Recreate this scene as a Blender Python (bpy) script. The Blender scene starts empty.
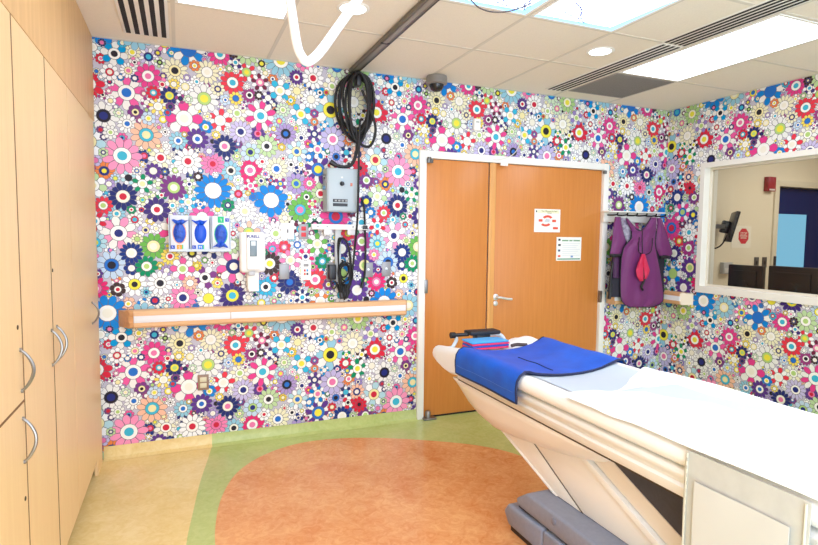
import bpy, bmesh, math, random
from mathutils import Vector, Matrix
R = random.Random(7)
scene = bpy.context.scene
COL = scene.collection
H = 2.741          # ceiling height
CABX = -4.905      # face of the built-in cabinets

# ------------------------------------------------------------------ camera
CAM = Vector((-4.4127, -4.0789, 1.5146)); FPX = 551.65
_yaw, _pit, _rol = .3934, -.0688, .0108
_R = Vector((math.cos(_yaw), -math.sin(_yaw), 0)); _F0 = Vector((math.sin(_yaw), math.cos(_yaw), 0)); _U0 = Vector((0, 0, 1))
_F = _F0*math.cos(_pit) + _U0*math.sin(_pit); _U = -_F0*math.sin(_pit) + _U0*math.cos(_pit)
_r = _R*math.cos(_rol) + _U*math.sin(_rol); _u = -_R*math.sin(_rol) + _U*math.cos(_rol)
cam = bpy.data.cameras.new('camera'); cam.sensor_width = 36; cam.lens = FPX*36/818; cam.clip_start = .01
co = bpy.data.objects.new('camera', cam); COL.objects.link(co)
m = Matrix.Identity(4)
for i in range(3):
    m[i][0], m[i][1], m[i][2], m[i][3] = _r[i], _u[i], -_F[i], CAM[i]
co.matrix_world = m
scene.camera = co

def P(px, py, ax, val):
    """measured photo point lying on the plane axis = val -> place in the room"""
    d = _F + _r*((px-409)/FPX) - _u*((py-272.5)/FPX)
    i = 'xyz'.index(ax)
    return CAM + d*((val-CAM[i])/d[i])

# ------------------------------------------------------------------ materials
def lin(c):
    return tuple(((v/255)/12.92 if v/255 <= .04045 else ((v/255+.055)/1.055)**2.4) for v in c) + (1,)
MC = {}
def mat(name, rgb, rough=.5, metal=0, spec=.5, noise=0, nscale=8, stretch=(1,1,1), emit=0, bump=0, sheen=0, coat=0, alpha=1, rgb2=None):
    if name in MC: return MC[name]
    M = bpy.data.materials.new(name); M.use_nodes = True; nt = M.node_tree; b = nt.nodes['Principled BSDF']
    c = lin(rgb)
    b.inputs['Base Color'].default_value = c; b.inputs['Roughness'].default_value = rough
    b.inputs['Metallic'].default_value = metal; b.inputs['Specular IOR Level'].default_value = spec
    if coat: b.inputs['Coat Weight'].default_value = coat; b.inputs['Coat Roughness'].default_value = .12
    if sheen: b.inputs['Sheen Weight'].default_value = sheen
    if alpha < 1: b.inputs['Alpha'].default_value = alpha
    if emit: b.inputs['Emission Color'].default_value = c; b.inputs['Emission Strength'].default_value = emit
    if noise or bump:
        tc = nt.nodes.new('ShaderNodeTexCoord'); mp = nt.nodes.new('ShaderNodeMapping'); mp.inputs['Scale'].default_value = stretch
        n = nt.nodes.new('ShaderNodeTexNoise'); n.inputs['Scale'].default_value = nscale; n.inputs['Detail'].default_value = 6; n.inputs['Roughness'].default_value = .65
        nt.links.new(tc.outputs['Object'], mp.inputs[0]); nt.links.new(mp.outputs[0], n.inputs['Vector'])
        if noise:
            cr = nt.nodes.new('ShaderNodeValToRGB')
            c2 = lin(rgb2) if rgb2 else tuple(v*(1-noise) for v in c[:3])+(1,)
            c1 = c if rgb2 else tuple(min(1, v*(1+noise*.6)) for v in c[:3])+(1,)
            cr.color_ramp.elements[0].position = .32; cr.color_ramp.elements[0].color = c2
            cr.color_ramp.elements[1].position = .68; cr.color_ramp.elements[1].color = c1
            nt.links.new(n.outputs['Fac'], cr.inputs[0]); nt.links.new(cr.outputs[0], b.inputs['Base Color'])
        if bump:
            bp = nt.nodes.new('ShaderNodeBump'); bp.inputs['Strength'].default_value = bump; bp.inputs['Distance'].default_value = .01
            nt.links.new(n.outputs['Fac'], bp.inputs['Height']); nt.links.new(bp.outputs[0], b.inputs['Normal'])
    MC[name] = M
    return M
maple = lambda: mat('maple veneer', (238,203,148), .38, noise=.12, nscale=3, stretch=(14,14,.8), rgb2=(233,195,138))
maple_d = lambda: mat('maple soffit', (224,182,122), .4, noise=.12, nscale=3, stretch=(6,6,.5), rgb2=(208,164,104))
oak = lambda: mat('oak veneer', (212,138,64), .33, noise=.2, nscale=5, stretch=(9,9,.35), rgb2=(202,126,54))
oak_l = lambda: mat('oak edge', (224,162,88), .4, noise=.12, nscale=6, stretch=(8,8,.4))
railwood = lambda: mat('rail wood', (234,192,146), .38, noise=.15, nscale=6, stretch=(.4,5,5), rgb2=(220,172,124))
white = lambda: mat('white paint', (242,240,234), .45)
plastic = lambda: mat('white plastic', (245,244,241), .3)
cream = lambda: mat('cream plastic', (240,235,226), .32)
steel = lambda: mat('brushed steel', (150,148,146), .34, metal=1)
chrome = lambda: mat('chrome', (214,214,214), .14, metal=1)
black = lambda: mat('black rubber', (18,18,20), .5)
blackp = lambda: mat('black plastic', (26,26,30), .35)
dark = lambda: mat('dark slot', (14,14,15), .7)
grey = lambda: mat('grey plastic', (150,150,150), .45)
greyp = lambda: mat('cool grey cover', (136,142,160), .42, noise=.08, nscale=40)
def glassmat(name, tint, refl=.05):
    M = bpy.data.materials.new(name); M.use_nodes = True; nt = M.node_tree; nt.nodes.clear()
    o = nt.nodes.new('ShaderNodeOutputMaterial'); mx = nt.nodes.new('ShaderNodeMixShader')
    t = nt.nodes.new('ShaderNodeBsdfTransparent'); g = nt.nodes.new('ShaderNodeBsdfGlossy')
    t.inputs[0].default_value = tint; g.inputs['Roughness'].default_value = .02
    fr = nt.nodes.new('ShaderNodeFresnel'); fr.inputs[0].default_value = 1.2
    nt.links.new(fr.outputs[0], mx.inputs[0]); nt.links.new(t.outputs[0], mx.inputs[1]); nt.links.new(g.outputs[0], mx.inputs[2])
    nt.links.new(mx.outputs[0], o.inputs[0]); return M

# ------------------------------------------------------------------ mesh helpers
class MB:
    def __init__(s): s.v = []; s.f = []; s.mi = []; s.sm = []
    def add(s, vs, fs, mi=0, smooth=False):
        o = len(s.v); s.v += [tuple(v) for v in vs]
        for f in fs: s.f.append([i+o for i in f]); s.mi.append(mi); s.sm.append(smooth)
        return s
    def box(s, a, b, bev=0, mi=0, rot=None, seg=2):
        a = Vector(a); b = Vector(b); lo = Vector(map(min, a, b)); hi = Vector(map(max, a, b))
        bm = bmesh.new(); bmesh.ops.create_cube(bm, size=1)
        d = hi-lo; c = (hi+lo)/2
        for v in bm.verts: v.co = Vector((v.co.x*d.x, v.co.y*d.y, v.co.z*d.z))
        if bev:
            bmesh.ops.bevel(bm, geom=bm.edges[:], offset=min(bev, min(d)*.49), segments=seg, profile=.5, affect='EDGES')
        if rot: bmesh.ops.transform(bm, matrix=rot.to_4x4(), verts=bm.verts)
        bm.verts.index_update(); bm.normal_update()
        R3 = rot.to_3x3() if rot else None
        flat = [(max(abs(t) for t in ((R3.transposed() @ f.normal) if R3 else f.normal)) > .9995) for f in bm.faces]
        s.add([v.co+c for v in bm.verts], [[v.index for v in f.verts] for f in bm.faces], mi, bool(bev)); bm.free()
        for k, fl_ in enumerate(flat[::-1]):
            if fl_: s.sm[-1-k] = False
        return s
    def tube(s, pts, r, n=10, mi=0, closed=False, caps=True):
        pts = [Vector(p) for p in pts]; N = len(pts); rr = r if isinstance(r, (list, tuple)) else [r]*N
        vs = []; up = None
        for i, p in enumerate(pts):
            t = (pts[(i+1) % N]-pts[i-1]) if closed else (pts[min(i+1, N-1)]-pts[max(i-1, 0)])
            if t.length < 1e-9: t = Vector((0,0,1))
            t.normalize()
            if up is None:
                up = t.orthogonal().normalized()
            up = (up - t*up.dot(t))
            if up.length < 1e-6: up = t.orthogonal()
            up.normalize(); sd = t.cross(up)
            for k in range(n):
                a = 2*math.pi*k/n; vs.append(p+(up*math.cos(a)+sd*math.sin(a))*rr[i])
        fs = []
        for i in range(N if closed else N-1):
            j = (i+1) % N
            for k in range(n): fs.append([i*n+k, i*n+(k+1) % n, j*n+(k+1) % n, j*n+k])
        s.add(vs, fs, mi, True)
        if caps and not closed:
            s.add(vs[:n], [list(range(n))[::-1]], mi); s.add(vs[-n:], [list(range(n))], mi)
        return s
    def prism(s, poly, vec, mi=0, smooth=False):
        """planar polygon swept along vec"""
        n = len(poly); vec = Vector(vec); a = [Vector(p) for p in poly]; b = [p+vec for p in a]
        s.add(a+b, [list(range(n))[::-1], list(range(n, 2*n))], mi)
        s.add(a+b, [[i, (i+1) % n, n+(i+1) % n, n+i] for i in range(n)], mi, smooth); return s
    def lathe(s, prof, c, ax=(0,0,1), n=24, mi=0):
        ax = Vector(ax).normalized(); u = ax.orthogonal().normalized(); w = ax.cross(u); c = Vector(c); vs = []
        for (r, h) in prof:
            for k in range(n):
                a = 2*math.pi*k/n; vs.append(c+ax*h+(u*math.cos(a)+w*math.sin(a))*r)
        fs = [[i*n+k, i*n+(k+1) % n, (i+1)*n+(k+1) % n, (i+1)*n+k] for i in range(len(prof)-1) for k in range(n)]
        s.add(vs, fs, mi, True)
        s.add(vs[:n], [list(range(n))[::-1]], mi); s.add(vs[-n:], [list(range(n))], mi); return s
    def grid(s, rows, mi=0, smooth=True, thick=0):
        """rows of points -> sheet, thickened along its normals"""
        a = len(rows); b = len(rows[0]); P0 = [[Vector(p) for p in r] for r in rows]
        flat = [p for r in P0 for p in r]; q = lambda i, j: i*b+j
        fs = [[q(i,j), q(i,j+1), q(i+1,j+1), q(i+1,j)] for i in range(a-1) for j in range(b-1)]
        if not thick: return s.add(flat, fs, mi, smooth)
        nr = []
        for i in range(a):
            for j in range(b):
                du = P0[i][min(j+1,b-1)]-P0[i][max(j-1,0)]; dv = P0[min(i+1,a-1)][j]-P0[max(i-1,0)][j]
                n = du.cross(dv); nr.append(n.normalized() if n.length > 1e-12 else Vector((0,0,0)))
        n0 = a*b; back = [p-n*thick for p, n in zip(flat, nr)]
        fs2 = fs+[[i+n0 for i in f[::-1]] for f in fs]
        bd = [q(0,j) for j in range(b)]+[q(i,b-1) for i in range(1,a)]+[q(a-1,j) for j in range(b-2,-1,-1)]+[q(i,0) for i in range(a-2,0,-1)]
        L = len(bd); fs2 += [[bd[k], bd[(k+1) % L]+0, bd[(k+1) % L]+n0, bd[k]+n0][::-1] for k in range(L)]
        return s.add(flat+back, fs2, mi, smooth)
    def build(s, name, mats, parent=None):
        if not isinstance(mats, (list, tuple)): mats = [mats]
        me = bpy.data.meshes.new(name)
        if parent is not None:
            o = Vector((0,0,0)); p = parent
            while p is not None: o += p.location; p = p.parent
        else:
            xs = [v[0] for v in s.v]; ys = [v[1] for v in s.v]; zs = [v[2] for v in s.v]
            o = Vector(((min(xs)+max(xs))/2, (min(ys)+max(ys))/2, min(zs)))
        me.from_pydata([tuple(Vector(v)-o) for v in s.v], [], s.f)
        for mt in mats: me.materials.append(mt)
        me.polygons.foreach_set('material_index', s.mi); me.polygons.foreach_set('use_smooth', s.sm)
        me.validate(); me.update()
        bm = bmesh.new(); bm.from_mesh(me); bmesh.ops.remove_doubles(bm, verts=bm.verts, dist=1e-6)
        bmesh.ops.recalc_face_normals(bm, faces=bm.faces); bm.to_mesh(me); bm.free()
        if any(s.sm):
            try: me.set_sharp_from_angle(angle=math.radians(42))
            except Exception: pass
        ob = bpy.data.objects.new(name, me); COL.objects.link(ob)
        if parent is not None: ob.parent = parent
        else: ob.location = o
        return ob
def B(*a, **k): return MB().box(*a, **k)
def T(*a, **k): return MB().tube(*a, **k)
def tag(o, label, cat, group=None):
    o['label'] = label; o['category'] = cat
    if group: o['group'] = group
    return o
def thing(name, loc, label, cat, group=None):
    o = bpy.data.objects.new(name, None); o.empty_display_size = .05; COL.objects.link(o); o.location = loc
    return tag(o, label, cat, group)
def struct(o): o['kind'] = 'structure'; return o
def sroot(name, loc):
    o = bpy.data.objects.new(name, None); o.empty_display_size = .05; COL.objects.link(o); o.location = loc
    return struct(o)
def text(s, size, org, right, up, M, parent, name='lettering', align='CENTER', bold=0):
    cu = bpy.data.curves.new('tmp', 'FONT'); cu.body = s; cu.size = size; cu.align_x = align; cu.align_y = 'CENTER'; cu.extrude = .0004; cu.offset = bold; cu.resolution_u = 3
    ob = bpy.data.objects.new('tmp', cu); COL.objects.link(ob)
    dg = bpy.context.evaluated_depsgraph_get(); me = bpy.data.meshes.new_from_object(ob.evaluated_get(dg))
    r = Vector(right).normalized(); u = Vector(up).normalized(); n = r.cross(u)
    mb = MB(); vs = [Vector(org)+r*v.co.x+u*v.co.y+n*v.co.z for v in me.vertices]
    mb.add(vs, [list(p.vertices) for p in me.polygons])
    bpy.data.objects.remove(ob); bpy.data.curves.remove(cu); bpy.data.meshes.remove(me)
    return mb.build(name, M, parent) if mb.v else None
def smooth_path(pts, n=8, closed=False):
    pts = [Vector(p) for p in pts]; out = []; N = len(pts)
    for i in range(N if closed else N-1):
        g = (lambda k: pts[k % N]) if closed else (lambda k: pts[max(0, min(N-1, k))])
        p0, p1, p2, p3 = g(i-1), g(i), g(i+1), g(i+2)
        for k in range(n):
            t = k/n; out.append(.5*((2*p1)+(-p0+p2)*t+(2*p0-5*p1+4*p2-p3)*t*t+(-p0+3*p1-3*p2+p3)*t*t*t))
    if not closed: out.append(pts[-1])
    return out

# ================================================================== SETTING
# ---- floral wallpaper: generic mixed daisies, flat layers a hair thick, part of each wall's mesh
PER_U, PER_V = 1.93, 1.84
wp = [(246,246,246)]*10+[(236,236,232)]*4
cols = wp+[(236,232,198)]*2+[(196,216,236)]*2+[(200,190,226),(206,226,196)]+[(0,120,200),(20,130,215),(0,150,215),(60,180,220),(224,60,140),(232,90,160),(240,130,180),(225,30,110),(214,28,60),(226,50,70),
     (90,50,140),(60,40,120),(150,130,200),(170,150,205),(190,180,220),(235,205,40),(245,220,90),(170,205,130),(190,215,160),(110,180,70),(0,140,90),(20,50,130),(30,40,110),
     (110,20,60),(230,130,60),(240,190,160),(150,200,220),(180,215,225),(120,50,130),(160,50,130),(60,40,40)]
ccols = [(240,236,220)]*3+[(235,225,60),(40,110,200),(230,120,170),(180,210,120),(70,180,210),(30,40,120),(200,30,60),(240,230,170),(30,26,40)]
def make_flowers():
    fl = []
    def far(u, v, r, k):
        for (a, b, q) in fl:
            du = abs(a-u); du = min(du, PER_U-du); dv = abs(b-v); dv = min(dv, PER_V-dv)
            if du*du+dv*dv < (k*(q+r))**2: return False
        return True
    rr = random.Random(21)
    for (r0, r1, tries, k) in ((.108,.128,90,1.55),(.078,.1,1200,.86),(.058,.074,3000,.79),(.044,.056,5000,.75),(.03,.04,6500,.72),(.02,.026,3500,.72)):
        for _ in range(tries):
            r = rr.uniform(r0, r1); u = rr.uniform(0, PER_U); v = rr.uniform(0, PER_V)
            if far(u, v, r, k): fl.append((u, v, r))
    out = []
    for (u, v, r) in fl:
        n = rr.choice((8, 10, 10, 11, 12, 13) if r > .05 else (6, 7, 8, 9))
        c1 = rr.choice(cols); c2 = c1 if rr.random() < .55 else rr.choice(wp if c1 not in wp else cols)
        if r > .1: c1 = rr.choice([(20,130,215),(232,90,160),(224,60,140),(150,200,220),(90,50,140),(240,150,190)]); c2 = rr.choice([(240,238,232), c1, (240,238,232)])
        ca, cb = rr.choice([(246,244,238)]*8+ccols), rr.choice(ccols)
        out.append((u, v, r, n, c1, c2, ca, cb, rr.uniform(0, 6.28), rr.uniform(.52, .64)))
    rr.shuffle(out)
    lev = []
    for i, f in enumerate(out):
        L = 0
        for j in range(i):
            g = out[j]; du = abs(f[0]-g[0]); du = min(du, PER_U-du); dv = abs(f[1]-g[1]); dv = min(dv, PER_V-dv)
            if du*du+dv*dv < (f[2]+g[2])**2: L = max(L, lev[j]+1)
        lev.append(L)
    return [f+(l,) for f, l in zip(out, lev)]
FLOWERS = make_flowers()
def clip(poly, rc):
    u0, u1, v0, v1 = rc
    for (ax, lim, sg) in ((0,u0,1),(0,u1,-1),(1,v0,1),(1,v1,-1)):
        out = []; n = len(poly)
        for i in range(n):
            a, b = poly[i], poly[(i+1) % n]; da = (a[ax]-lim)*sg; db = (b[ax]-lim)*sg
            if da >= 0: out.append(a)
            if (da >= 0) != (db >= 0):
                t = da/(da-db); out.append((a[0]+(b[0]-a[0])*t, a[1]+(b[1]-a[1])*t))
        poly = out
        if len(poly) < 3: return None
    return poly
def petal(r, n, grow):
    w = math.tan(math.pi/n)*.97; pts = []
    r0 = .3*r; rm = .7*r; wm = w*rm+grow
    pts.append((r0, -w*r0*.8-grow)); pts.append((rm, -wm))
    for k in range(1, 6):
        a = -math.pi/2+math.pi*k/6; pts.append((rm+math.cos(a)*(r-rm+grow), math.sin(a)*wm))
    pts.append((rm, wm)); pts.append((r0, w*r0*.8+grow))
    return pts
def disc(r, n=14): return [(r*math.cos(2*math.pi*k/n), r*math.sin(2*math.pi*k/n)) for k in range(n)]
INK = (98,96,104)
def papered_wall(name, rects, mapf, slabs, umin, umax, off=(0,0)):
    V = []; F = []; C = []
    def put(poly, d, col):
        o = len(V); V.extend(mapf(p[0], p[1], d) for p in poly); F.append(list(range(o, o+len(poly)))); C.append(lin(col))
    D = 2.6e-5
    for rc in rects: put([(rc[0],rc[2]),(rc[1],rc[2]),(rc[1],rc[3]),(rc[0],rc[3])], 0, (196,192,206))
    for iu in range(int(math.floor((umin-off[0])/PER_U))-1, int(math.ceil((umax-off[0])/PER_U))+1):
        for iv in range(-1, 3):
            for (fu, fv, r, n, c1, c2, ca, cb, rot, ins, lev) in FLOWERS:
                u = fu+iu*PER_U+off[0]; v = fv+iv*PER_V+off[1]
                rs = [rc for rc in rects if u+r > rc[0] and u-r < rc[1] and v+r > rc[2] and v-r < rc[3]]
                if not rs: continue
                d0 = (lev*6+1)*D
                def pp(poly, d, col, ang=0):
                    ca_, sa_ = math.cos(ang), math.sin(ang)
                    q = [(u+x*ca_-y*sa_, v+x*sa_+y*ca_) for x, y in poly]
                    for rc in rs:
                        k = q if (u-r*1.1 > rc[0] and u+r*1.1 < rc[1] and v-r*1.1 > rc[2] and v+r*1.1 < rc[3]) else clip(q, rc)
                        if k: put(k, d, col)
                g = .0015
                for k in range(n): pp(petal(r, n, g), d0, INK, rot+2*math.pi*k/n)
                for k in range(n): pp(petal(r, n, -.0008), d0+D, c1 if (k % 2 == 0 or n % 2) else c2, rot+2*math.pi*k/n)
                rc_ = r*.44 if r > .03 else r*.5
                pp(disc(rc_+.003), d0+2*D, INK); pp(disc(rc_), d0+3*D, ca)
                if r > .026: pp(disc(rc_*ins, 12), d0+4*D, cb)
    for (a, b) in slabs:
        bx = MB().box(a, b)
        for f in bx.f:
            o = len(V); V.extend(bx.v[i] for i in f); F.append(list(range(o, o+4))); C.append(lin((196,192,206)))
    me = bpy.data.meshes.new(name); me.from_pydata([tuple(v) for v in V], [], F)
    at = me.color_attributes.new('paper', 'FLOAT_COLOR', 'CORNER')
    buf = []
    for f, c in zip(F, C): buf.extend(c*len(f))
    at.data.foreach_set('color', buf)
    M = bpy.data.materials.get('floral wallpaper')
    if not M:
        M = bpy.data.materials.new('floral wallpaper'); M.use_nodes = True; nt = M.node_tree; b = nt.nodes['Principled BSDF']
        a = nt.nodes.new('ShaderNodeVertexColor'); a.layer_name = 'paper'
        nt.links.new(a.outputs[0], b.inputs['Base Color']); b.inputs['Roughness'].default_value = .5; b.inputs['Specular IOR Level'].default_value = .3
    me.materials.append(M)
    ob = bpy.data.objects.new(name, me); COL.objects.link(ob); struct(ob); return ob
DL, DR, DT = -2.646, -.7375, 2.183        # door frame, outer
wall_eps = .004
papered_wall('wall_back', [(-5.5,DL+.02,0,H),(DL+.02,DR-.02,DT-.02,H),(DR-.02,0,0,H)], lambda u, v, d: (u, -d, v),
             [((-5.5,wall_eps,0),(DL+.02,.14,H)),((DL+.02,wall_eps,DT-.02),(DR-.02,.14,H)),((DR-.02,wall_eps,0),(0,.14,H))], -5.5, 0, off=(-4.79,.82))
WL, WR, WB, WT = .40, 1.86, 1.014, 2.188    # window frame, outer (distance from the corner)
YN = -5.0
papered_wall('wall_right', [(0,WL+.02,0,H),(WL+.02,WR-.02,0,WB+.02),(WL+.02,WR-.02,WT-.02,H),(WR-.02,-YN,0,H)], lambda u, v, d: (-d, -u, v),
             [((wall_eps,0,0),(.14,-WL-.02,H)),((wall_eps,-WL-.02,0),(.14,-WR+.02,WB+.02)),((wall_eps,-WL-.02,WT-.02),(.14,-WR+.02,H)),((wall_eps,-WR+.02,0),(.14,YN,H))], 0, -YN, off=(.55,.78))
struct(B((-5.6,YN,0),(-5.5,.14,H)).build('wall_left', mat('plain wall', (226,220,208), .6)))

# ---- floor: sheet flooring with an inlaid green field and a round orange field
def lino(name, c, c2):
    M = bpy.data.materials.new(name); M.use_nodes = True; nt = M.node_tree; b = nt.nodes['Principled BSDF']
    tc = nt.nodes.new('ShaderNodeTexCoord'); n1 = nt.nodes.new('ShaderNodeTexNoise'); n2 = nt.nodes.new('ShaderNodeTexNoise'); ad = nt.nodes.new('ShaderNodeMath'); ad.operation = 'MULTIPLY_ADD'
    n1.inputs['Scale'].default_value = 3.2; n1.inputs['Detail'].default_value = 3; n1.inputs['Distortion'].default_value = .6
    n2.inputs['Scale'].default_value = 17; n2.inputs['Detail'].default_value = 9; n2.inputs['Roughness'].default_value = .7; n2.inputs['Distortion'].default_value = 1.6
    cr = nt.nodes.new('ShaderNodeValToRGB'); cr.color_ramp.elements[0].position = .38; cr.color_ramp.elements[1].position = .62
    cr.color_ramp.elements[0].color = lin(c2); cr.color_ramp.elements[1].color = lin(c)
    for n in (n1, n2): nt.links.new(tc.outputs['Object'], n.inputs['Vector'])
    hf = nt.nodes.new('ShaderNodeMath'); hf.operation = 'MULTIPLY'; hf.inputs[1].default_value = .4
    nt.links.new(n1.outputs[0], hf.inputs[0]); nt.links.new(n2.outputs[0], ad.inputs[0]); ad.inputs[1].default_value = .6; nt.links.new(hf.outputs[0], ad.inputs[2])
    nt.links.new(ad.outputs[0], cr.inputs[0]); nt.links.new(cr.outputs[0], b.inputs['Base Color'])
    b.inputs['Roughness'].default_value = .24; b.inputs['Specular IOR Level'].default_value = .45
    return M
BEI = lino('beige sheet flooring', (236,212,150), (222,192,120)); GRN = lino('green sheet flooring', (192,200,128), (172,184,104)); ORA = lino('orange sheet flooring', (230,172,114), (206,130,72))
fm = MB(); fm.box((-5.6,YN,-.05),(.0,.14,0))
gb = smooth_path([(-4.225,.0,0),(-4.265,-.25,0),(-4.325,-.6,0),(-4.37,-.95,0),(-4.41,-1.3,0),(-4.42,-1.7,0),(-4.38,-2.2,0),(-4.25,-2.8,0),(-4.1,-3.4,0),(-4.0,YN,0)], 6)
for i in range(len(gb)-1):
    a, b = gb[i], gb[i+1]; z = .0005
    fm.add([(a.x,a.y,z),(b.x,b.y,z),(0,b.y,z),(0,a.y,z)], [[0,1,2,3]], 1)
oc = smooth_path([(-4.262,-1.1,0),(-4.20,-.78,0),(-4.083,-.50,0),(-3.88,-.29,0),(-3.635,-.185,0),(-3.38,-.19,0),(-3.117,-.27,0),(-2.8,-.436,0),(-2.44,-.697,0),(-2.25,-1.0,0),(-2.15,-1.5,0),(-2.2,-2.1,0),(-2.5,-2.6,0),(-3.0,-2.85,0),(-3.5,-2.75,0),(-3.95,-2.4,0),(-4.2,-1.9,0),(-4.275,-1.45,0)], 8, True)
fm.add([(p.x,p.y,.001) for p in oc], [list(range(len(oc)))], 2)
fl = struct(fm.build('floor', [BEI, GRN, ORA]))
# cove base
def cove(x0, x1, M): return MB().prism([(x0,-.006,.085),(x0,-.0085,.04),(x0,-.016,.015),(x0,-.045,.0012),(x0,-.003,.0012),(x0,-.003,.085)], (x1-x0,0,0), 0, True)
cb = MB()
for x0, x1, k in ((CABX+.001,-4.226,0),(-4.226,DL,1),(DR,-.05,1)):
    mb = cove(x0, x1, None); cb.add(mb.v, mb.f, k, True)
struct(cb.build('baseboard_back', [BEI, GRN]))
struct(MB().prism([(-.006,-.05,.085),(-.0085,-.05,.04),(-.016,-.05,.015),(-.045,-.05,.0012),(-.003,-.05,.0012),(-.003,-.05,.085)], (0,YN+.05,0), 0, True).build('baseboard_right', GRN))
# ---- ceiling with grid
cm = MB(); cm.box((-5.6,YN,H),(0,.0,H+.06))
gx = [-.772-.6096*k for k in range(8)]; gy = [-.169-.6096*k for k in range(8)]
for x in gx: cm.box((x-.011,YN,H-.0025),(x+.011,-.02,H+.001), mi=1)
for y in gy[1:]: cm.box((-5.0,y-.011,H-.0022),(0,y+.011,H+.001), mi=1)
cm.box((-5.0,-.022,H-.003),(0,-.002,H+.001), mi=1); cm.box((-.022,YN,H-.003),(-.002,-.002,H+.001), mi=1)
struct(cm.build('ceiling', [mat('ceiling tile', (240,231,216), .75, noise=.05, nscale=160, bump=.15), mat('ceiling grid', (218,211,198), .6)]))
# soffit over the cabinets
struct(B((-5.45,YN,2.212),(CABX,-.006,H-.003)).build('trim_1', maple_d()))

# ================================================================== CABINETS
def handle(y, z0, z1, parent):
    pts = []
    for k in range(13):
        t = k/12; pts.append((CABX+.02+.034*math.sin(math.pi*t)**.8, y+.004*math.sin(math.pi*t), z0+(z1-z0)*t))
    mb = T(pts, [.0045+.0012*math.sin(math.pi*k/12) for k in range(13)], 8)
    for z in (z0, z1): mb.tube([(CABX+.017,y,z),(CABX+.024,y,z)], .007, 8)
    return mb.build('handle', steel(), parent)
def lock(y, z, parent): return MB().lathe([(.008,0),(.008,.002),(.006,.003)], (CABX+.0175,y,z), (1,0,0), 12).build('lock', mat('dark brass', (96,84,66), .4, metal=.8), parent)
def cabinet(y0, y1, doors, label):
    t = thing('tall_cabinet', (CABX-.29,(y0+y1)/2,0), label, 'cabinet', 'built-in maple cabinets')
    B((-5.45,y0+.002,.09),(CABX-.002,y1-.002,2.208)).build('carcass', maple(), t)
    B((-5.45,y0+.002,.0),(CABX-.06,y1-.002,.088)).build('toe_kick', mat('dark toe kick', (104,80,54), .6), t)
    for (a, b, z0, z1, hy, h0, h1, ly, lz) in doors:
        d = B((CABX-.001,a+.0025,z0+.002),(CABX+.018,b-.0025,z1-.002)).build('door', maple(), t)
        handle(hy, h0, h1, d)
        if ly: lock(ly, lz, d)
    gm_ = mat('door gap shade brown', (120,84,46), .7)  # brown for strips that paint the shade between doors, flush with their faces
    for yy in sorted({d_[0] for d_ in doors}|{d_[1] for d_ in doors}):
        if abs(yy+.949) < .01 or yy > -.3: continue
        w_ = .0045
        B((CABX+.0,max(yy-w_,y0),.1),(CABX+.0184,min(yy+w_,y1),2.208)).build('dark_gap_strip', gm_, t)
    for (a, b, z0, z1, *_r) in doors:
        if z0 > .5: B((CABX+.0,a+.005,z0-.0045),(CABX+.0184,b-.005,z0+.0045)).build('dark_gap_strip', gm_, t)
    return t
CABX -= .018     # doors stand on the carcass; their faces are at the measured plane
FX = CABX+.018
cabinet(-3.80,-2.852,[(-3.80,-3.327,.1,.945,-3.37,.74,.89,None,0),(-3.80,-3.327,.945,2.21,-3.37,.98,1.125,None,0),(-3.327,-2.852,.1,.945,-3.28,.74,.89,None,0),(-3.327,-2.852,.945,2.21,-3.28,.98,1.125,None,0)],'tall maple cabinet nearest the viewer, beyond the left edge of photo')
cabinet(-2.85,-1.902,[(-2.85,-2.376,.1,.945,-2.42,.74,.89,None,0),(-2.85,-2.376,.945,2.21,-2.42,.98,1.125,None,0),(-2.374,-1.902,.1,.945,-1.938,.745,.892,-1.94,.62),(-2.374,-1.902,.945,2.21,-1.938,.985,1.122,-1.955,1.2)],
        'tall maple cabinet at left photo edge with doors split into upper and lower')
cabinet(-1.90,-.95,[(-1.90,-1.426,.1,2.21,-1.462,.965,1.108,None,0),(-1.424,-.95,.1,2.21,-1.36,.965,1.108,-1.40,1.35)],'tall maple cabinet with paired full-height doors and two neighbouring bow handles')
cabinet(-.948,-.275,[(-.948,-.275,.1,2.21,-.345,.965,1.09,None,0)],'tall maple cabinet with single full-height door, closest to the flowered wall')
struct(B((FX-.02,-.273,0),(FX-.002,-.048,2.21)).build('trim_2', maple()))
CABX = FX

# ================================================================== DOOR (back wall)
door = sroot('door_1', ((DL+DR)/2,0,0))
fr = MB(); fw = .058
fr.box((DL,-.028,0),(DL+fw,.12,DT), .003); fr.box((DR-fw,-.028,0),(DR,.12,DT), .003); fr.box((DL+fw-.002,-.028,DT-fw),(DR-fw+.002,.12,DT), .003)
fr.box((DL+fw-.002,.045,0.002),(DR-fw+.002,.12,DT-fw), 0)
fr.build('door_frame', white(), door)
MX = -1.997; zt = DT-fw-.004
lf = B((DL+fw+.004,.0,.014),(MX-.006,.044,zt), .002).build('door_leaf', oak(), door)
rl = B((MX+.056,.0,.014),(DR-fw-.004,.044,zt), .002).build('door_leaf', oak(), door)
B((MX,-.012,.014),(MX+.06,-.001,zt), .002).build('astragal', oak_l(), door)
B((MX-.0075,.012,.014),(MX-.0005,.04,zt)).build('dark_gap_strip', dark(), door)
lv = MB(); lc = Vector((-1.911,0,.985)); lv.lathe([(.028,0),(.028,-.006),(.022,-.010)], lc, (0,1,0), 20); lv.tube([lc,lc+Vector((0,-.05,0))], .009, 10)
lv.tube(smooth_path([lc+Vector((-.004,-.05,0)),lc+Vector((.02,-.053,0)),lc+Vector((.08,-.052,-.012)),lc+Vector((.135,-.048,-.018))],4), .0105, 8)
lv.build('lever_handle', mat('satin steel',(226,226,226),.38,metal=.55), rl)
lk = MB(); lk.lathe([(.022,0),(.022,-.006),(.018,-.009)], lc+Vector((0,0,-.055)), (0,1,0), 18); lk.build('key_rose', MC['satin steel'], rl)
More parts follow.
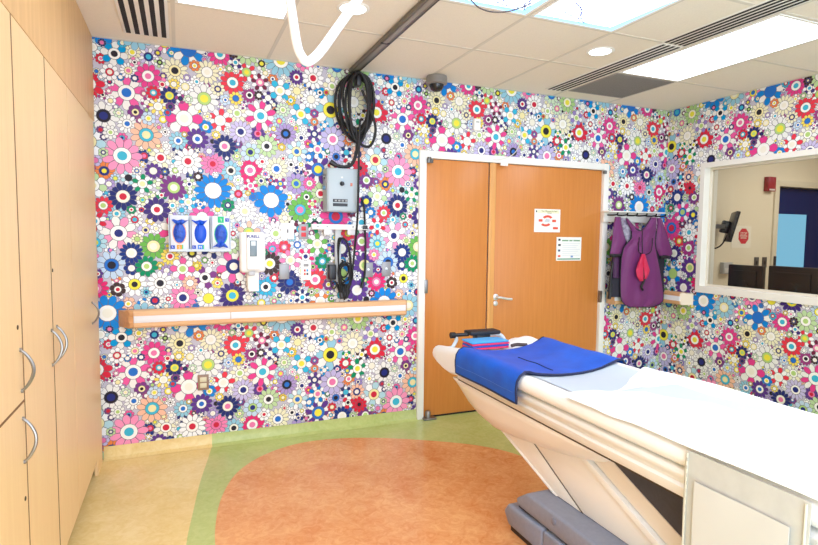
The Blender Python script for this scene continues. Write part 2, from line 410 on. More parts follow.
B((-2.595,-.032,1.04),(-2.565,-.001,1.15), .004).build('hinge', steel(), lf)
B((-.80,-.032,.9),(-.775,-.001,1.01), .004).build('hinge', steel(), rl)
pv = MB(); pv.box((-2.60,-.075,.001),(-2.49,-.005,.016), .003); pv.lathe([(.022,0),(.022,.045),(.016,.055)], (-2.555,-.04,.016)); pv.build('pivot', steel(), lf)
pv = MB(); pv.box((-2.59,-.05,2.085),(-2.54,-.029,2.118), .003); pv.lathe([(.014,0),(.014,.04)], (-2.572,-.04,2.09)); pv.build('pivot', mat('dark steel', (110,108,104), .35, metal=1), lf)
pv = MB(); pv.box((-.815,-.045,2.09),(-.78,-.029,2.118), .003); pv.lathe([(.012,0),(.012,.03)], (-.797,-.038,2.09)); pv.build('pivot', MC['dark steel'], rl)
B((DL+fw+.01,-.001,.001),(DR-fw-.01,.03,.012)).build('threshold', dark(), door)
# two notices on the door
def poster(x0, x1, z0, z1, label):
    t = thing('notice', ((x0+x1)/2,-.002,z0), label, 'notice', 'paper notices on the wooden door')
    B((x0,-.004,z0),(x1,-.0005,z1)).build('paper', mat('paper', (244,243,238), .5), t); return t
red = mat('print red', (226,84,60), .6); ink = mat('print ink', (60,60,70), .6); pgreen = mat('print green', (60,140,100), .6); pblue = mat('print blue', (120,150,200), .6); ylw = mat('print cream', (240,236,200), .6); pgry = mat('print grey', (206,210,214), .6)
p = poster(-1.534,-1.258,1.548,1.752,'upper white notice on orange wooden door with red arrow cycle diagram')
p['label'] = 'upper white paper notice with red arrow diagram on orange wooden door'
yv = -.0048
B((-1.505,yv,1.716),(-1.272,-.0041,1.744)).build('header', ylw, p)
mat('print olive', (150,140,60), .6)
text('Your 5 Moments for Hand', .0155, (-1.378,-.0052,1.734), (1,0,0),(0,0,1), MC['print olive'], p, bold=.0003)
text('Hygiene', .015, (-1.378,-.0052,1.719), (1,0,0),(0,0,1), MC['print olive'], p, bold=.0003)
def arc(cx, cz, r, a0, a1, w, M, par):
    mb = MB(); n = 10; v = []
    for k in range(n+1):
        a = math.radians(a0+(a1-a0)*k/n); v += [(cx+(r-w)*math.cos(a)*1.1, yv, cz+(r-w)*math.sin(a)*.8),(cx+(r+w)*math.cos(a)*1.1, yv, cz+(r+w)*math.sin(a)*.8)]
    mb.add(v, [[2*k,2*k+1,2*k+3,2*k+2] for k in range(n)]); return mb.build('printed_arrow', M, par)
arc(-1.395,1.648,.05,40,140,.012,red,p); arc(-1.415,1.648,.05,225,320,.012,red,p)
B((-1.49,yv,1.64),(-1.448,-.0041,1.662),.0003).build('printed_tag', red, p); B((-1.345,yv,1.638),(-1.303,-.0041,1.66),.0003).build('printed_tag', red, p); B((-1.335,yv,1.575),(-1.28,-.0041,1.595),.0003).build('printed_tag', red, p)
B((-1.52,yv,1.722),(-1.508,-.0041,1.738)).build('printed_logo', ink, p); MB().add([(-1.43,yv,1.64),(-1.41,yv,1.67),(-1.37,yv,1.66),(-1.375,yv,1.635)],[[0,1,2,3]]).build('printed_hands', pgry, p)
p = poster(-1.29,-1.014,1.293,1.506,'lower white notice on orange wooden door with green footer bar')
mat('print dull green', (120,160,120), .6)
for xa_, xb_ in ((-1.23,-1.16),(-1.15,-1.115),(-1.105,-1.03)): B((xa_,yv,1.469),(xb_,-.0041,1.481)).build('printed_heading', MC['print dull green'], p)
B((-1.278,yv,1.303),(-1.024,-.0041,1.313)).build('footer', pgreen, p)
for k, z in enumerate((1.482,1.435,1.385,1.335)):
    B((-1.272,yv,z-.009),(-1.248+.004*(k % 2),-.0041,z+.009),.0003).build('printed_icon', (ink,ink,mat('print navy',(70,90,120),.6),red)[k], p)
for k in range(7): B((-1.225,yv,1.448-.018*k),(-1.03-.02*(k % 3),-.0041,1.451-.018*k)).build('printed_line', pgry, p)
B((-1.13,yv,1.322),(-1.105,-.0041,1.338)).build('printed_icon', pblue, p)

# contacts and sensors round the door
dc = thing('door_contact', (-1.87,-.03,2.12), 'small white sensor box with thin cable on door frame top', 'sensor')
B((-1.915,-.05,2.10),(-1.845,-.030,2.128), .003).build('housing', plastic(), dc)
T(smooth_path([P(520,125,'y',-.009),P(521,135,'y',-.010),P(518,148,'y',-.012),P(511,156,'y',-.034),P(500,159.5,'y',-.035),P(493,159.5,'y',-.036)],6), .004, 6).build('cable', mat('ivory cable',(226,224,214),.5), dc)
s = thing('motion_sensor', (-2.136,-.01,2.38), 'small white rectangular wall box above the door among flowers', 'sensor')
B((-2.166,-.032,2.378),(-2.106,.002,2.472), .006).build('housing', plastic(), s); B((-2.15,-.0335,2.44),(-2.122,-.031,2.447)).build('slot', grey(), s)

# ================================================================== HANDRAILS
prof = [(-.004,.005),(-.10,.0),(-.115,.012),(-.118,.034),(-.108,.042),(-.108,.076),(-.118,.084),(-.118,.102),(-.106,.115),(-.09,.118),(-.07,.108),(-.03,.108),(-.004,.112)]
def rail_x(x0, x1, label, capL=0, capR=0):
    z0 = .884
    t = thing('wall_handrail', ((x0+x1)/2,0,z0), label, 'handrail')
    MB().prism([(x0+capL,y,z0+z) for y, z in prof], (x1-x0-capL-capR,0,0)).build('wood_rail', railwood(), t)
    B((x0+capL,-.117,z0+.036),(x1-capR,-.104,z0+.082), .003).build('bumper_strip', mat('bumper white', (232,232,236), .45), t)
    if capL: 
        mb = MB(); a = [(x0+capL-.001,y,z0+z) for y, z in prof]; b = [(x0+.001+capL*.75*(abs(y)/.118),y*.93,z0+z) for y, z in prof]; n = len(a)
        mb.add(a+b, [list(range(n)), list(range(n,2*n))[::-1]]+[[i,(i+1) % n,n+(i+1) % n,n+i] for i in range(n)]); mb.build('end_cap', mat('rail cap wood', (214,160,108), .4, noise=.15, nscale=6, stretch=(.4,5,5)), t)
    if capR:
        mb = MB(); a = [(x1-capR+.001,y,z0+z) for y, z in prof]; b = [(x1-.001-capR*.75*(abs(y)/.118),y*.93,z0+z) for y, z in prof]; n = len(a)
        mb.add(a+b, [list(range(n)), list(range(n,2*n))[::-1]]+[[i,(i+1) % n,n+(i+1) % n,n+i] for i in range(n)]); mb.build('end_cap', MC['rail cap wood'], t)
    return t
r1 = rail_x(-4.80,-2.75,'long wood handrail with white bumper strip on flowered wall under the outlets', .10, .04)
MB().box((-4.10,-.1188,.918),(-4.095,-.1165,.968)).build('joint', mat('rail joint',(190,170,150),.5), r1)
z0 = .884
t = thing('wall_handrail', (-.36,0,z0), 'short corner handrail behind the purple apron, ending beside the window', 'handrail')
MB().prism([(-.70,y,z0+z) for y, z in prof], (.695,0,0)).build('wood_rail', railwood(), t)
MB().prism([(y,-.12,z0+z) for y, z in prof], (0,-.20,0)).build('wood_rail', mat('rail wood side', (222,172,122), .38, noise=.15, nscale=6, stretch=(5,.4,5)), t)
B((-.70,-.117,z0+.036),(-.11,-.104,z0+.082), .003).build('bumper_strip', MC['bumper white'], t)
B((-.117,-.32,z0+.036),(-.104,-.11,z0+.082), .003).build('bumper_strip', MC['bumper white'], t)
mb = MB(); a = [(y,-.319,z0+z) for y, z in prof]; b = [(y*.95,-.319-.055*(1-abs(y)/.118*.8),z0+z) for y, z in prof]; n = len(a)
mb.add(a+b, [list(range(n)), list(range(n,2*n))[::-1]]+[[i,(i+1) % n,n+(i+1) % n,n+i] for i in range(n)]); mb.build('end_cap', mat('cap painted lit', (240,222,196), .4), t)  # end cap paler than the rail: light on its face put into colour

# ================================================================== WALL FITTINGS (back wall)
yw = -.004
# triple glove box rack
gr = thing('glove_box_rack', (-4.285,0,1.385), 'clear acrylic triple rack holding three glove boxes on flowered wall', 'rack')
acr = glassmat('clear acrylic', (.93,.96,1,1))
gx0, gx1, gz0, gz1 = -4.482, -4.09, 1.388, 1.628
B((gx0,-.008,gz0),(gx1,yw,gz1)).build('back_plate', mat('acrylic back', (206,214,226), .25), gr)
for x in (gx0, gx0+.131, gx0+.262, gx1-.005): B((x,-.092,gz0),(x+.005,-.009,gz1-.01)).build('divider', mat('acrylic edge', (208,218,234), .2), gr)
B((gx0,-.094,gz0-.004),(gx1,-.009,gz0)).build('shelf', MC['acrylic edge'], gr)
glb = mat('blue nitrile', (50,104,224), .35, noise=.25, nscale=30, rgb2=(14,46,150)); glb2 = mat('deep blue nitrile', (14,80,214), .35)
for k in range(3):
    x0 = gx0+.010+.131*k; x1 = x0+.113; zc = (gz0+gz1)/2; cx = (x0+x1)/2
    lab = ('leftmost of three glove boxes, with an orange size tag under blue gloves', 'middle glove box of three, with a blue size tag and smooth blue oval opening', 'rightmost of three glove boxes, upside down with a green size tag on top')[k]
    g = thing('glove_box', (cx,-.05,gz0+.002), lab, 'glove box', 'glove boxes in the clear rack')
    B((x0,-.088,gz0+.002),(x1,-.012,gz1-.004), .002).build('carton', mat('glove carton', (222,226,236), .5), g)
    rim = (mat('carton orange',(240,170,110),.5), mat('carton white',(240,242,246),.5), mat('carton green',(50,190,120),.5))[k]
    zz = zc+(.0,-.002,-.006)[k]
    rimm = MB(); rimm.add([(cx+.044*math.cos(a*.2618),-.0887,zz+.072*math.sin(a*.2618)) for a in range(24)], [list(range(24))]); rimm.build('opening_rim', rim, g)
    sh = MB(); rows = []
    for i in range(7):
        q = i/6; rows.append([(cx+.039*q*math.cos(a*.2618),-.0892-.012*(1-q*q)-(.004*math.sin(a*1.7+i) if k != 1 else 0)*(1-q*.6)*q,zz+.067*q*math.sin(a*.2618)) for a in range(25)])
    sh.grid(rows); sh.build('glove', glb if k != 1 else glb2, g)
    # loose cuff poking out
    sg = -1 if k == 2 else 1; cu = MB(); rows = []
    for i in range(7):
        q = i/6; w = .018+.034*q; rows.append([(cx+(.004 if k == 0 else -.006)*q+w*(j/10-.5)*2, -.092-.016*math.sin(math.pi*q*.8)-.004*math.sin(j*1.9+k+i*.6), zz+sg*(.055+.032*q+.004*math.sin(j*1.3+k))) for j in range(11)])
    cu.grid(rows, thick=.0015); cu.build('glove_cuff', glb if k != 1 else glb2, g)
    tb = mat('label blue', (36,76,190), .5)
    zl = gz0+.014
    if k < 2:
        B((x0+.003,-.0892,zl),(x0+.027,-.0881,zl+.024)).build('label', tb, g); text('L', .018, (x0+.015,-.0895,zl+.012),(1,0,0),(0,0,1), white(), g)
        B((cx-.018,-.0892,zl-.008),(cx+.014,-.0881,zl+.028)).build('size_tag', (mat('tag orange',(245,160,30),.5), mat('tag blue',(40,120,220),.5))[k], g)
        B((cx+.014,-.0892,zl-.008),(cx+.022,-.0881,zl+.028)).build('size_tag', mat('tag green',(90,200,130),.5), g)
        text('SM'[k], .026, (cx-.002,-.0896,zl+.010),(1,0,0),(0,0,1), white(), g)
    else:
        zl = gz1-.04
        B((cx-.02,-.0892,zl-.008),(cx+.02,-.0881,zl+.034)).build('size_tag', mat('tag emerald',(40,190,120),.5), g)
        text('L', .026, (cx,-.0896,zl+.012),(-1,0,0),(0,0,-1), white(), g)
        B((x1-.028,-.0892,zl),(x1-.004,-.0881,zl+.024)).build('label', tb, g); text('L', .018, (x1-.016,-.0895,zl+.012),(-1,0,0),(0,0,-1), white(), g)
B((gx0,-.0975,gz0),(gx1,-.0945,gz0+.012)).build('front_lip', MC['acrylic edge'], gr)
# hand sanitiser dispenser
d = thing('hand_sanitizer_dispenser', (-3.955,0,1.10), 'tall white hand sanitizer dispenser with grey window beside glove boxes', 'dispenser')
B((-4.03,-.095,1.235),(-3.855,yw,1.52), .025, seg=4).build('body', plastic(), d)
B((-3.988,-.118,1.255),(-3.897,-.088,1.517), .012, seg=3).build('front_cover', mat('white gloss', (246,246,246), .2), d)
B((-3.967,-.1205,1.35),(-3.918,-.117,1.462), .0015).build('refill_window', mat('grey window', (120,136,146), .2), d)
B((-3.958,-.122,1.425),(-3.927,-.1195,1.456), .001).build('refill_label', mat('label pale', (210,220,226), .4), d)
text('PURELL', .026, (-3.9425,-.1185,1.488),(1,0,0),(0,0,1), mat('logo blue',(30,40,130),.5), d, bold=.001)
B((-3.98,-.075,1.105),(-3.90,yw,1.24), .008).build('drip_guard', cream(), d)
B((-3.975,-.112,1.105),(-3.905,-.02,1.12), .005).build('drip_tray', plastic(), d)
B((-3.975,-.10,1.215),(-3.93,-.06,1.245), .006).build('nozzle', mat('nozzle grey',(190,192,196),.4), d)
# grey electrical box
e = thing('electrical_box', (-3.325,0,1.69), 'grey metal electrical box below coiled black cable on flowered wall', 'electrical box')
B((-3.425,-.145,1.675),(-3.19,yw,1.99), .004).build('enclosure', mat('grey enamel', (168,180,186), .4), e)
B((-3.417,-.150,1.683),(-3.198,-.144,1.982), .003).build('cover', mat('light grey enamel', (176,188,194), .38), e)
mb = MB().lathe([(.016,0),(.016,-.012),(.009,-.02),(.009,-.032)], (-3.318,-.15,1.878), (0,1,0), 18); mb.build('knob', blackp(), e)
B((-3.322,-.1515,1.918),(-3.312,-.1495,1.928)).build('indicator', white(), e)
B((-3.255,-.153,1.862),(-3.238,-.149,1.886),.002).build('latch', mat('latch red',(196,120,100),.5), e)
for z in (1.714,1.744): 
    B((-3.385,-.1515,z),(-3.275,-.1495,z+.022)).build('nameplate', blackp(), e)
for k in range(4): B((-3.372+.026*k,-.1522,1.749),(-3.355+.026*k,-.151,1.761)).build('nameplate_mark', grey(), e)
for (x,z) in ((-3.46,1.93),(-3.46,1.85)): MB().lathe([(.016,0),(.016,.014)], (x+.021,-.07,z), (1,0,0), 12).build('knockout', (steel() if z > 1.9 else mat('pale blue',(120,160,200),.4)), e)
# coiled thick cable
yb = -.10
cc = thing('coiled_cable', (-3.18,yb,1.95), 'thick black cable coiled in ovals hanging from ceiling rail', 'cable')
mb = MB()
for k in range(8):
    cx = -3.185+R.uniform(-.018,.018); hw = .075+.010*k+R.uniform(-.008,.008); zt_ = 2.685+R.uniform(-.012,.008); zb_ = 2.19+.014*((k*5) % 8)+R.uniform(-.01,.01); y_ = yb-.052+.0145*k; an = R.uniform(-.09,.09)
    pts = []
    for i in range(40):
        a = 2*math.pi*i/40; x = hw*math.sin(a)*(1+.12*math.cos(a)); z = math.cos(a)*(zt_-zb_)/2
        pts.append((cx+x*math.cos(an)-z*math.sin(an), y_+.008*math.sin(2*a+k), (zt_+zb_)/2+x*math.sin(an)+z*math.cos(an)))
    mb.tube(pts, .0098, 8, closed=True)
mb.tube(smooth_path([P(362,90,'y',-.14),P(374,120,'y',-.15),P(375,135,'y',-.15),P(370,146,'y',-.15),P(362,145,'y',-.15),P(357,137,'y',-.14)],8), .0105, 8)
mb.build('coil', black(), cc)
T(smooth_path([P(356,128,'y',-.13),P(357,140,'y',-.13),P(356.5,152,'y',-.13),P(352,164,'y',-.13),P(344,167,'y',-.125),P(335,165,'y',-.12)],8), .0125, 10).build('cable_tail', black(), cc)
T([P(336,165.3,'y',-.12),P(330,161.5,'y',-.115)], [.017,.02], 12).build('plug', blackp(), cc)
B((-3.20,-.13,2.60),(-3.165,-.04,2.70), .006).build('tie', blackp(), cc)
# thin vertical cable down to the bundle
tcb = thing('hanging_cable', (-3.2,-.1,1.1), 'thin black cable dropping past grey box into tangled bundle over handrail', 'cable')
mb = T(smooth_path([P(360,120,'y',-.17),P(359,150,'y',-.175),P(358.5,180,'y',-.18),P(358,205,'y',-.18),P(357,225,'y',-.14),P(355,245,'y',-.1),P(353,265,'y',-.08),P(350,285,'y',-.07),P(344,297,'y',-.07)],6), .0085, 8)
for k in range(3):
    dx = k*1.6
    mb.tube(smooth_path([P(338+dx*.4,242+dx,'y',-.07-.012*k),P(341+dx*.5,238,'y',-.07-.012*k),P(347,243,'y',-.075-.01*k),P(350.5-dx*.3,256,'y',-.08-.01*k),P(351-dx*.4,270,'y',-.08-.01*k),P(349,284,'y',-.08-.01*k),P(345-dx*.7,292+dx*.5,'y',-.07-.01*k),P(340-dx*.2,284,'y',-.07-.01*k),P(338.5,265,'y',-.07-.012*k)],7,closed=True), .0058, 7, closed=True)
mb.build('cable_run', black(), tcb)
mb = MB()
for k in range(5):
    c = P(344+R.uniform(-2,2), 270+R.uniform(-2,3)+k, 'y', -.05); ring = [c+Vector(((.035+.004*k)*math.cos(a*.349),-.01*k+.006*math.sin(a),(.06+.006*k)*math.sin(a*.349))) for a in range(18)]
    mb.tube(ring, .0055, 7, closed=True)
mb.build('cable_loops', black(), tcb)
mb = MB()
for k in range(6):
    a = R.uniform(-.04,.04); mb.tube(smooth_path([P(337+k*2.2,284,'y',-.05-.008*k),P(341+k*1.2,296+R.uniform(-2,2),'y',-.055-.008*k),P(346-k*.5,300-R.uniform(0,6),'y',-.06-.008*k),P(350-k*1.5,290,'y',-.05-.008*k)],6), .0085, 7)
mb.build('tangle', black(), tcb)
B(P(342.5,296,'y',-.08)+Vector((-.02,-.02,-.02)),P(342.5,296,'y',-.08)+Vector((.02,.02,.03)),.008).build('connector', blackp(), tcb)
# short black cable right of it
hc = thing('hanging_cable', (-3.11,-.02,1.1), 'short black cable hanging straight with plug end, right of bundle', 'cable')
T(smooth_path([P(361.5,198,'y',-.03),P(364,208,'y',-.025),P(365,228,'y',-.03),P(365.5,250,'y',-.025),P(365,272,'y',-.025),P(362.5,284,'y',-.025)],6), .008, 8).build('cable_run', black(), hc)
B(P(364.8,228,'y',-.034)+Vector((-.02,-.014,-.02)),P(364.8,228,'y',-.034)+Vector((.02,.014,.02)),.005).build('clip', blackp(), hc)
T([P(363,282,'y',-.025),P(361.5,288,'y',-.025)],[.011,.014],10).build('plug', blackp(), hc)
# white T bracket
b = thing('wall_bracket', (-3.3,0,1.16), 'white metal T-shaped bracket on wall holding looped black cables', 'bracket')
B((-3.515,-.04,1.545),(-3.095,yw,1.585),.003).build('cross_bar', white(), b)
B((-3.515,-.075,1.545),(-3.095,-.038,1.55),.001).build('shelf_lip', white(), b)
B((-3.335,-.03,1.15),(-3.29,yw,1.55),.003).build('post', mat('bracket grey',(206,210,212),.4), b)
for x in (-3.47,-3.40,-3.2,-3.13): MB().lathe([(.006,0),(.006,-.004)], (x,-.0402,1.567), (0,1,0), 10).build('screw', steel(), b)
for x in (-3.40,-3.22): B((x-.03,-.07,1.505),(x+.03,-.041,1.546),.004).build('cable_hook', mat('bracket shade',(222,224,226),.4), b)
pa = thing('power_adapter', (-3.352,0,1.17), 'square black power adapter plugged in left of the white bracket', 'power adapter')
B((-3.392,-.075,1.172),(-3.338,-.012,1.284),.006).build('housing', blackp(), pa); B((-3.396,-.0115,1.16),(-3.336,yw,1.295),.002).build('outlet_plate', grey(), pa)
T(smooth_path([(-3.372,-.04,1.172),(-3.372,-.045,1.13),(-3.35,-.05,1.10),(-3.33,-.05,1.13),(-3.34,-.05,1.155),(-3.365,-.05,1.14)],5), .005, 6).build('cord', black(), pa)
# plates
def plate(x0, x1, z0, z1, M, label, cat='wall plate', name='wall_plate', parts=(), d=.008, g=None):
    t = thing(name, ((x0+x1)/2,0,z0), label, cat, g)
    B((x0,-d-.004,z0),(x1,yw,z1),.002).build('plate', M, t)
    for (n, a, b_, pm, dd) in parts:
        B((x0+a[0]*(x1-x0),-d-.004-dd,z0+a[1]*(z1-z0)),(x0+b_[0]*(x1-x0),-d-.003,z0+b_[1]*(z1-z0)),.0015).build(n, pm, t)
    for z in (z0+.008, z1-.008): MB().lathe([(.003,0),(.003,-.001)], ((x0+x1)/2,-d-.0041,z), (0,1,0), 8).build('screw', steel(), t)
    return t
gpl = mat('steel plate', (150,150,152), .38, metal=.35); rsock = mat('red socket', (200,40,50), .4)
plate(-3.735,-3.64,1.47,1.588,plastic(),'white double switch plate left of the red outlet','light switch','light_switch',[('toggle',(.44,.40),(.56,.62),mat('toggle grey',(120,120,124),.4),.008)])
plate(-3.605,-3.535,1.472,1.583,gpl,'grey steel plate with two red sockets beside white switch','outlet','wall_outlet',[('socket',(.25,.56),(.75,.84),rsock,.003),('socket',(.25,.16),(.75,.44),rsock,.003)])
plate(-3.748,-3.676,1.178,1.292,gpl,'blank grey steel plate left of the white data plate above handrail')
plate(-3.59,-3.515,1.168,1.312,plastic(),'white data plate with coloured jacks under the red outlet','data outlet','data_outlet',[('jack',(.25,.7),(.75,.85),grey(),.002),('jack',(.28,.44),(.46,.56),rsock,.003),('jack',(.54,.44),(.72,.56),mat('jack blue',(60,150,210),.4),.003),('jack',(.28,.26),(.46,.38),mat('jack orange',(230,90,60),.4),.003),('jack',(.54,.26),(.72,.38),mat('jack dark',(70,70,80),.4),.003)])
plate(-3.10,-3.028,1.180,1.294,gpl,'left of two grey steel plates right of the hanging cables',parts=[('key_switch',(.38,.42),(.62,.6),chrome(),.006)])
plate(-2.952,-2.88,1.184,1.298,gpl,'right of two grey steel plates, nearest the wooden door',parts=[('key_switch',(.38,.42),(.62,.6),chrome(),.006)])
plate(-4.315,-4.242,.408,.518,mat('tan plate',(150,122,98),.4),'tan duplex outlet low on flowered wall below the handrail','outlet','wall_outlet',[('socket',(.2,.54),(.8,.84),mat('ivory socket',(216,208,176),.4),.003),('socket',(.2,.16),(.8,.46),MC['ivory socket'],.003)])

# ================================================================== CEILING FITTINGS
def emis(name, rgb, s):
    M = bpy.data.materials.new(name); M.use_nodes = True; nt = M.node_tree; nt.nodes.clear()
    o = nt.nodes.new('ShaderNodeOutputMaterial'); e_ = nt.nodes.new('ShaderNodeEmission'); e_.inputs[0].default_value = lin(rgb); e_.inputs[1].default_value = s
    nt.links.new(e_.outputs[0], o.inputs[0]); return M
LIGHT = emis('lit diffuser', (252,252,252), 5.5); SKY = emis('lit sky image', (236,246,255), 4.0); SKYB = emis('lit sky blue', (150,205,250), 2.2); DOWN = emis('lit downlight', (255,248,236), 7.0)
def panel(x0, x1, y0, y1, label, M=LIGHT, sky=False, cat='ceiling light', name='ceiling_light', group='ceiling light panels'):
    t = thing(name, ((x0+x1)/2,(y0+y1)/2,H), label, cat, group)
    x0 += .012; x1 -= .012; ylo, yhi = min(y0,y1)+.012, max(y0,y1)-.012
    f = MB()
    for a, b_ in (((x0,ylo),(x0+.018,yhi)),((x1-.018,ylo),(x1,yhi)),((x0+.018,ylo),(x1-.018,ylo+.018)),((x0+.018,yhi-.018),(x1-.018,yhi))): f.box((a[0],a[1],H-.007),(b_[0],b_[1],H-.001))
    f.build('frame', white(), t)
    B((x0+.018,ylo+.018,H-.005),(x1-.018,yhi-.018,H-.002)).build('diffuser', M, t)
    return t, (x0+.018, x1-.018, ylo+.018, yhi-.018)
panel(gx[1],gx[0],gy[1],gy[3],'large bright ceiling light panel at right beside the slot diffuser')
panel(gx[6],gx[5],gy[1],gy[3],'bright ceiling light panel at upper left, cut by the photo top')
for (a, b_, lab, ph) in ((gx[3],gx[2],'right sky panel with tree branches, bright light set in ceiling',1),(gx[4],gx[3],'left sky panel with tree branches, bright light behind black cable',2)):
    t, (x0, x1, y0, y1) = panel(a, b_, gy[2], gy[4], lab, SKY, True, 'sky light panel', 'sky_panel', 'sky image light panels')
    sk = MB(); rr = random.Random(ph)
    sk.add([(x0,y1,H-.0055),(x1,y1,H-.0055),(x1,y1-.045,H-.0055),(x0,y1-.03,H-.0055)],[[0,1,2,3]]); sk.add([(x1,y1,H-.00555),(x1,y1-.5,H-.00555),(x1-.02,y1-.4,H-.00555),(x1-.05,y1-.02,H-.00555)],[[0,1,2,3]])
    sk.build('blue_sky_edge', SKYB, t)
    br = MB()
    def branch(p, a, L, w, dep):
        q = p
        pts = [Vector((p[0],p[1],H-.006))]
        for _ in range(4):
            a += rr.uniform(-.5,.5); q = (q[0]+math.cos(a)*L/4, q[1]+math.sin(a)*L/4)
            if not (x0+.02 < q[0] < x1-.02 and y0+.02 < q[1] < y1-.015): break
            pts.append(Vector((q[0],q[1],H-.006)))
            if dep and rr.random() < .8: branch(q, a+rr.choice((-1,1))*rr.uniform(.4,1), L*.6, w*.6, dep-1)
        if len(pts) > 1:
            for i in range(len(pts)-1):
                dd = (pts[i+1]-pts[i]).normalized(); nn = Vector((-dd.y,dd.x,0))*w
                br.add([pts[i]-nn,pts[i]+nn,pts[i+1]+nn*.8,pts[i+1]-nn*.8],[[0,1,2,3]])
    if ph == 1: sts = [((x0+.03,y1-.25),.6),((x0+.03,y1-.5),.9),((x0+.05,y1-.12),.1)]
    else: sts = [((x1-.25,y1-.1),2.6),((x1-.03,y1-.1),2.9),((x1-.05,y1-.25),2.4),((x0+.2,y1-.3),.4)]
    for sp, a in sts: branch(sp, a, .26, .0045, 2)
    br.build('tree_branches', emis('lit branch violet', (120,112,190), .8), t)
for k, (xa, xb, ya, yb2) in enumerate(((gx[6],gx[5],gy[5],gy[7]),(gx[2],gx[1],gy[5],gy[7]))):
    panel(xa, xb, ya, yb2, ('ceiling light panel behind the viewer at left','ceiling light panel behind the viewer at right')[k])
def downlight(x, y, label):
    t = thing('recessed_downlight', (x,y,H), label, 'ceiling light', 'round downlights')
    MB().lathe([(.062,-.0045),(.086,-.006),(.09,-.003),(.09,-.001)], (x,y,H), (0,0,1), 32).build('trim_ring', white(), t)
    MB().lathe([(.07,-.0065),(.066,-.0075)], (x,y,H), (0,0,1), 28).build('lens', DOWN, t)
downlight(-3.522,-1.098,'round recessed downlight behind the white tube near ceiling rail'); downlight(-1.82,-1.096,'round recessed downlight left of the long slot diffuser')
def slots(x0, x1, y0, y1, n, label):
    t = thing('slot_diffuser', ((x0+x1)/2,(y0+y1)/2,H), label, 'air diffuser', 'linear slot air diffusers')
    B((x0,y0,H-.006),(x1,y1,H-.001),.001).build('frame', white(), t)
    p = (x1-x0-.01)/n
    for k in range(n): B((x0+.005+p*(k+.25),y0+.01,H-.0075),(x0+.005+p*(k+.78),y1-.01,H-.0055)).build('slot', dark(), t)
slots(-1.577,-1.40,-1.385,-.172,4,'long black slot diffuser nearer the wall, beside the grey grille')
slots(-1.60,-1.40,-2.60,-1.395,5,'long black slot diffuser reaching the photo top right')
slots(-4.715,-4.455,-1.38,-.18,5,'black slot diffuser at upper left above the cabinets')
t = thing('return_grille', (-1.08,-.47,H), 'grey perforated return air grille in ceiling corner tile', 'air grille')
B((gx[1]+.014,gy[1]+.014,H-.005),(gx[0]-.014,gy[0]-.03,H-.001),.001).build('frame', mat('grille grey',(150,146,142),.6), t)
gm = MB()
for k in range(24): 
    y = gy[1]+.03+k*.0222; gm.box((gx[1]+.03,y,H-.007),(gx[0]-.03,y+.012,H-.0045))
gm.build('louvres', mat('grille dark grey',(128,124,120),.6), t)
# ceiling rail
t = thing('ceiling_cable_rail', (-3.205,-1.5,H), 'long dark grey metal rail on ceiling ending at cable coil', 'ceiling rail')
B((-3.232,YN+.3,H-.034),(-3.180,-.03,H-.0035),.002).build('channel', mat('rail grey',(112,108,100),.4,metal=.5), t)
B((-3.179,YN+.3,H-.030),(-3.166,-.03,H-.0035)).build('side_shadow_strip', blackp(), t)  # black strip drawn as the shadow along the rail
B((-3.222,YN+.3,H-.0365),(-3.195,-.03,H-.0335)).build('slot_cover', mat('rail mid grey',(150,146,138),.4,metal=.4), t)
for y in (-.75,-1.6): B((-3.236,y,H-.038),(-3.176,y+.02,H-.033),.001).build('splice', blackp(), t)
# dome camera
t = thing('dome_camera', (-2.557,-.12,2.62), 'small grey dome security camera in ceiling angle above the door', 'camera')
MB().lathe([(.078,.118),(.082,.10),(.082,.062),(.07,.055)], (-2.555,-.12,2.62), (0,0,1), 28).build('housing', mat('camera grey',(132,128,122),.45), t)
MB().lathe([(.056,.056),(.055,.04),(.044,.018),(.025,.004),(.004,0)], (-2.555,-.12,2.62), (0,0,1), 24).build('dome', mat('smoked dome',(40,38,38),.15), t)
# white bent tube hanging from the ceiling
t = thing('ceiling_support_tube', (-3.9,-2.0,H), 'bent white tube hanging in V shape from the ceiling', 'tube')
yq = -2.0
pA = P(297,45,'y',yq); pB = P(302,58,'y',yq); pC = P(310,61,'y',yq); pD = P(321,51,'y',yq)
up1 = P(289,-5,'y',yq); up2 = P(359,-2,'y',yq)
e1 = pA+(up1-pA)*((H-.02-pA.z)/(up1.z-pA.z)); e2 = pD+(up2-pD)*((H-.02-pD.z)/(up2.z-pD.z))
path = [e1, up1+(pA-up1)*.2, pA, pB+(pC-pB)*.1, pB+(pC-pB)*.5+Vector((0,0,-.006)), pC, pD, pD+(up2-pD)*.6, e2]
T(smooth_path(path,8), .0175, 14).build('tube', mat('white enamel',(240,241,243),.22), t)
for e_ in (e1,e2): MB().lathe([(.05,0),(.05,.014),(.03,.02)], (e_.x,e_.y,H-.0215), (0,0,1), 20).build('mounting_flange', white(), t)
# cable looping below the sky panel
t = T(smooth_path([P(464,-9,'y',-1.62),P(471,0,'y',-1.6),P(480,8,'y',-1.6),P(493,12,'y',-1.6),P(510,11,'y',-1.58),P(525,6,'y',-1.56),P(537,0,'y',-1.55),P(546,-6,'y',-1.5)],8), .0035, 8)
tag(t.build('looped_cable', mat('dark brown cable',(60,46,44),.5)), 'thin dark cable looping below the sky panel at photo top', 'cable')

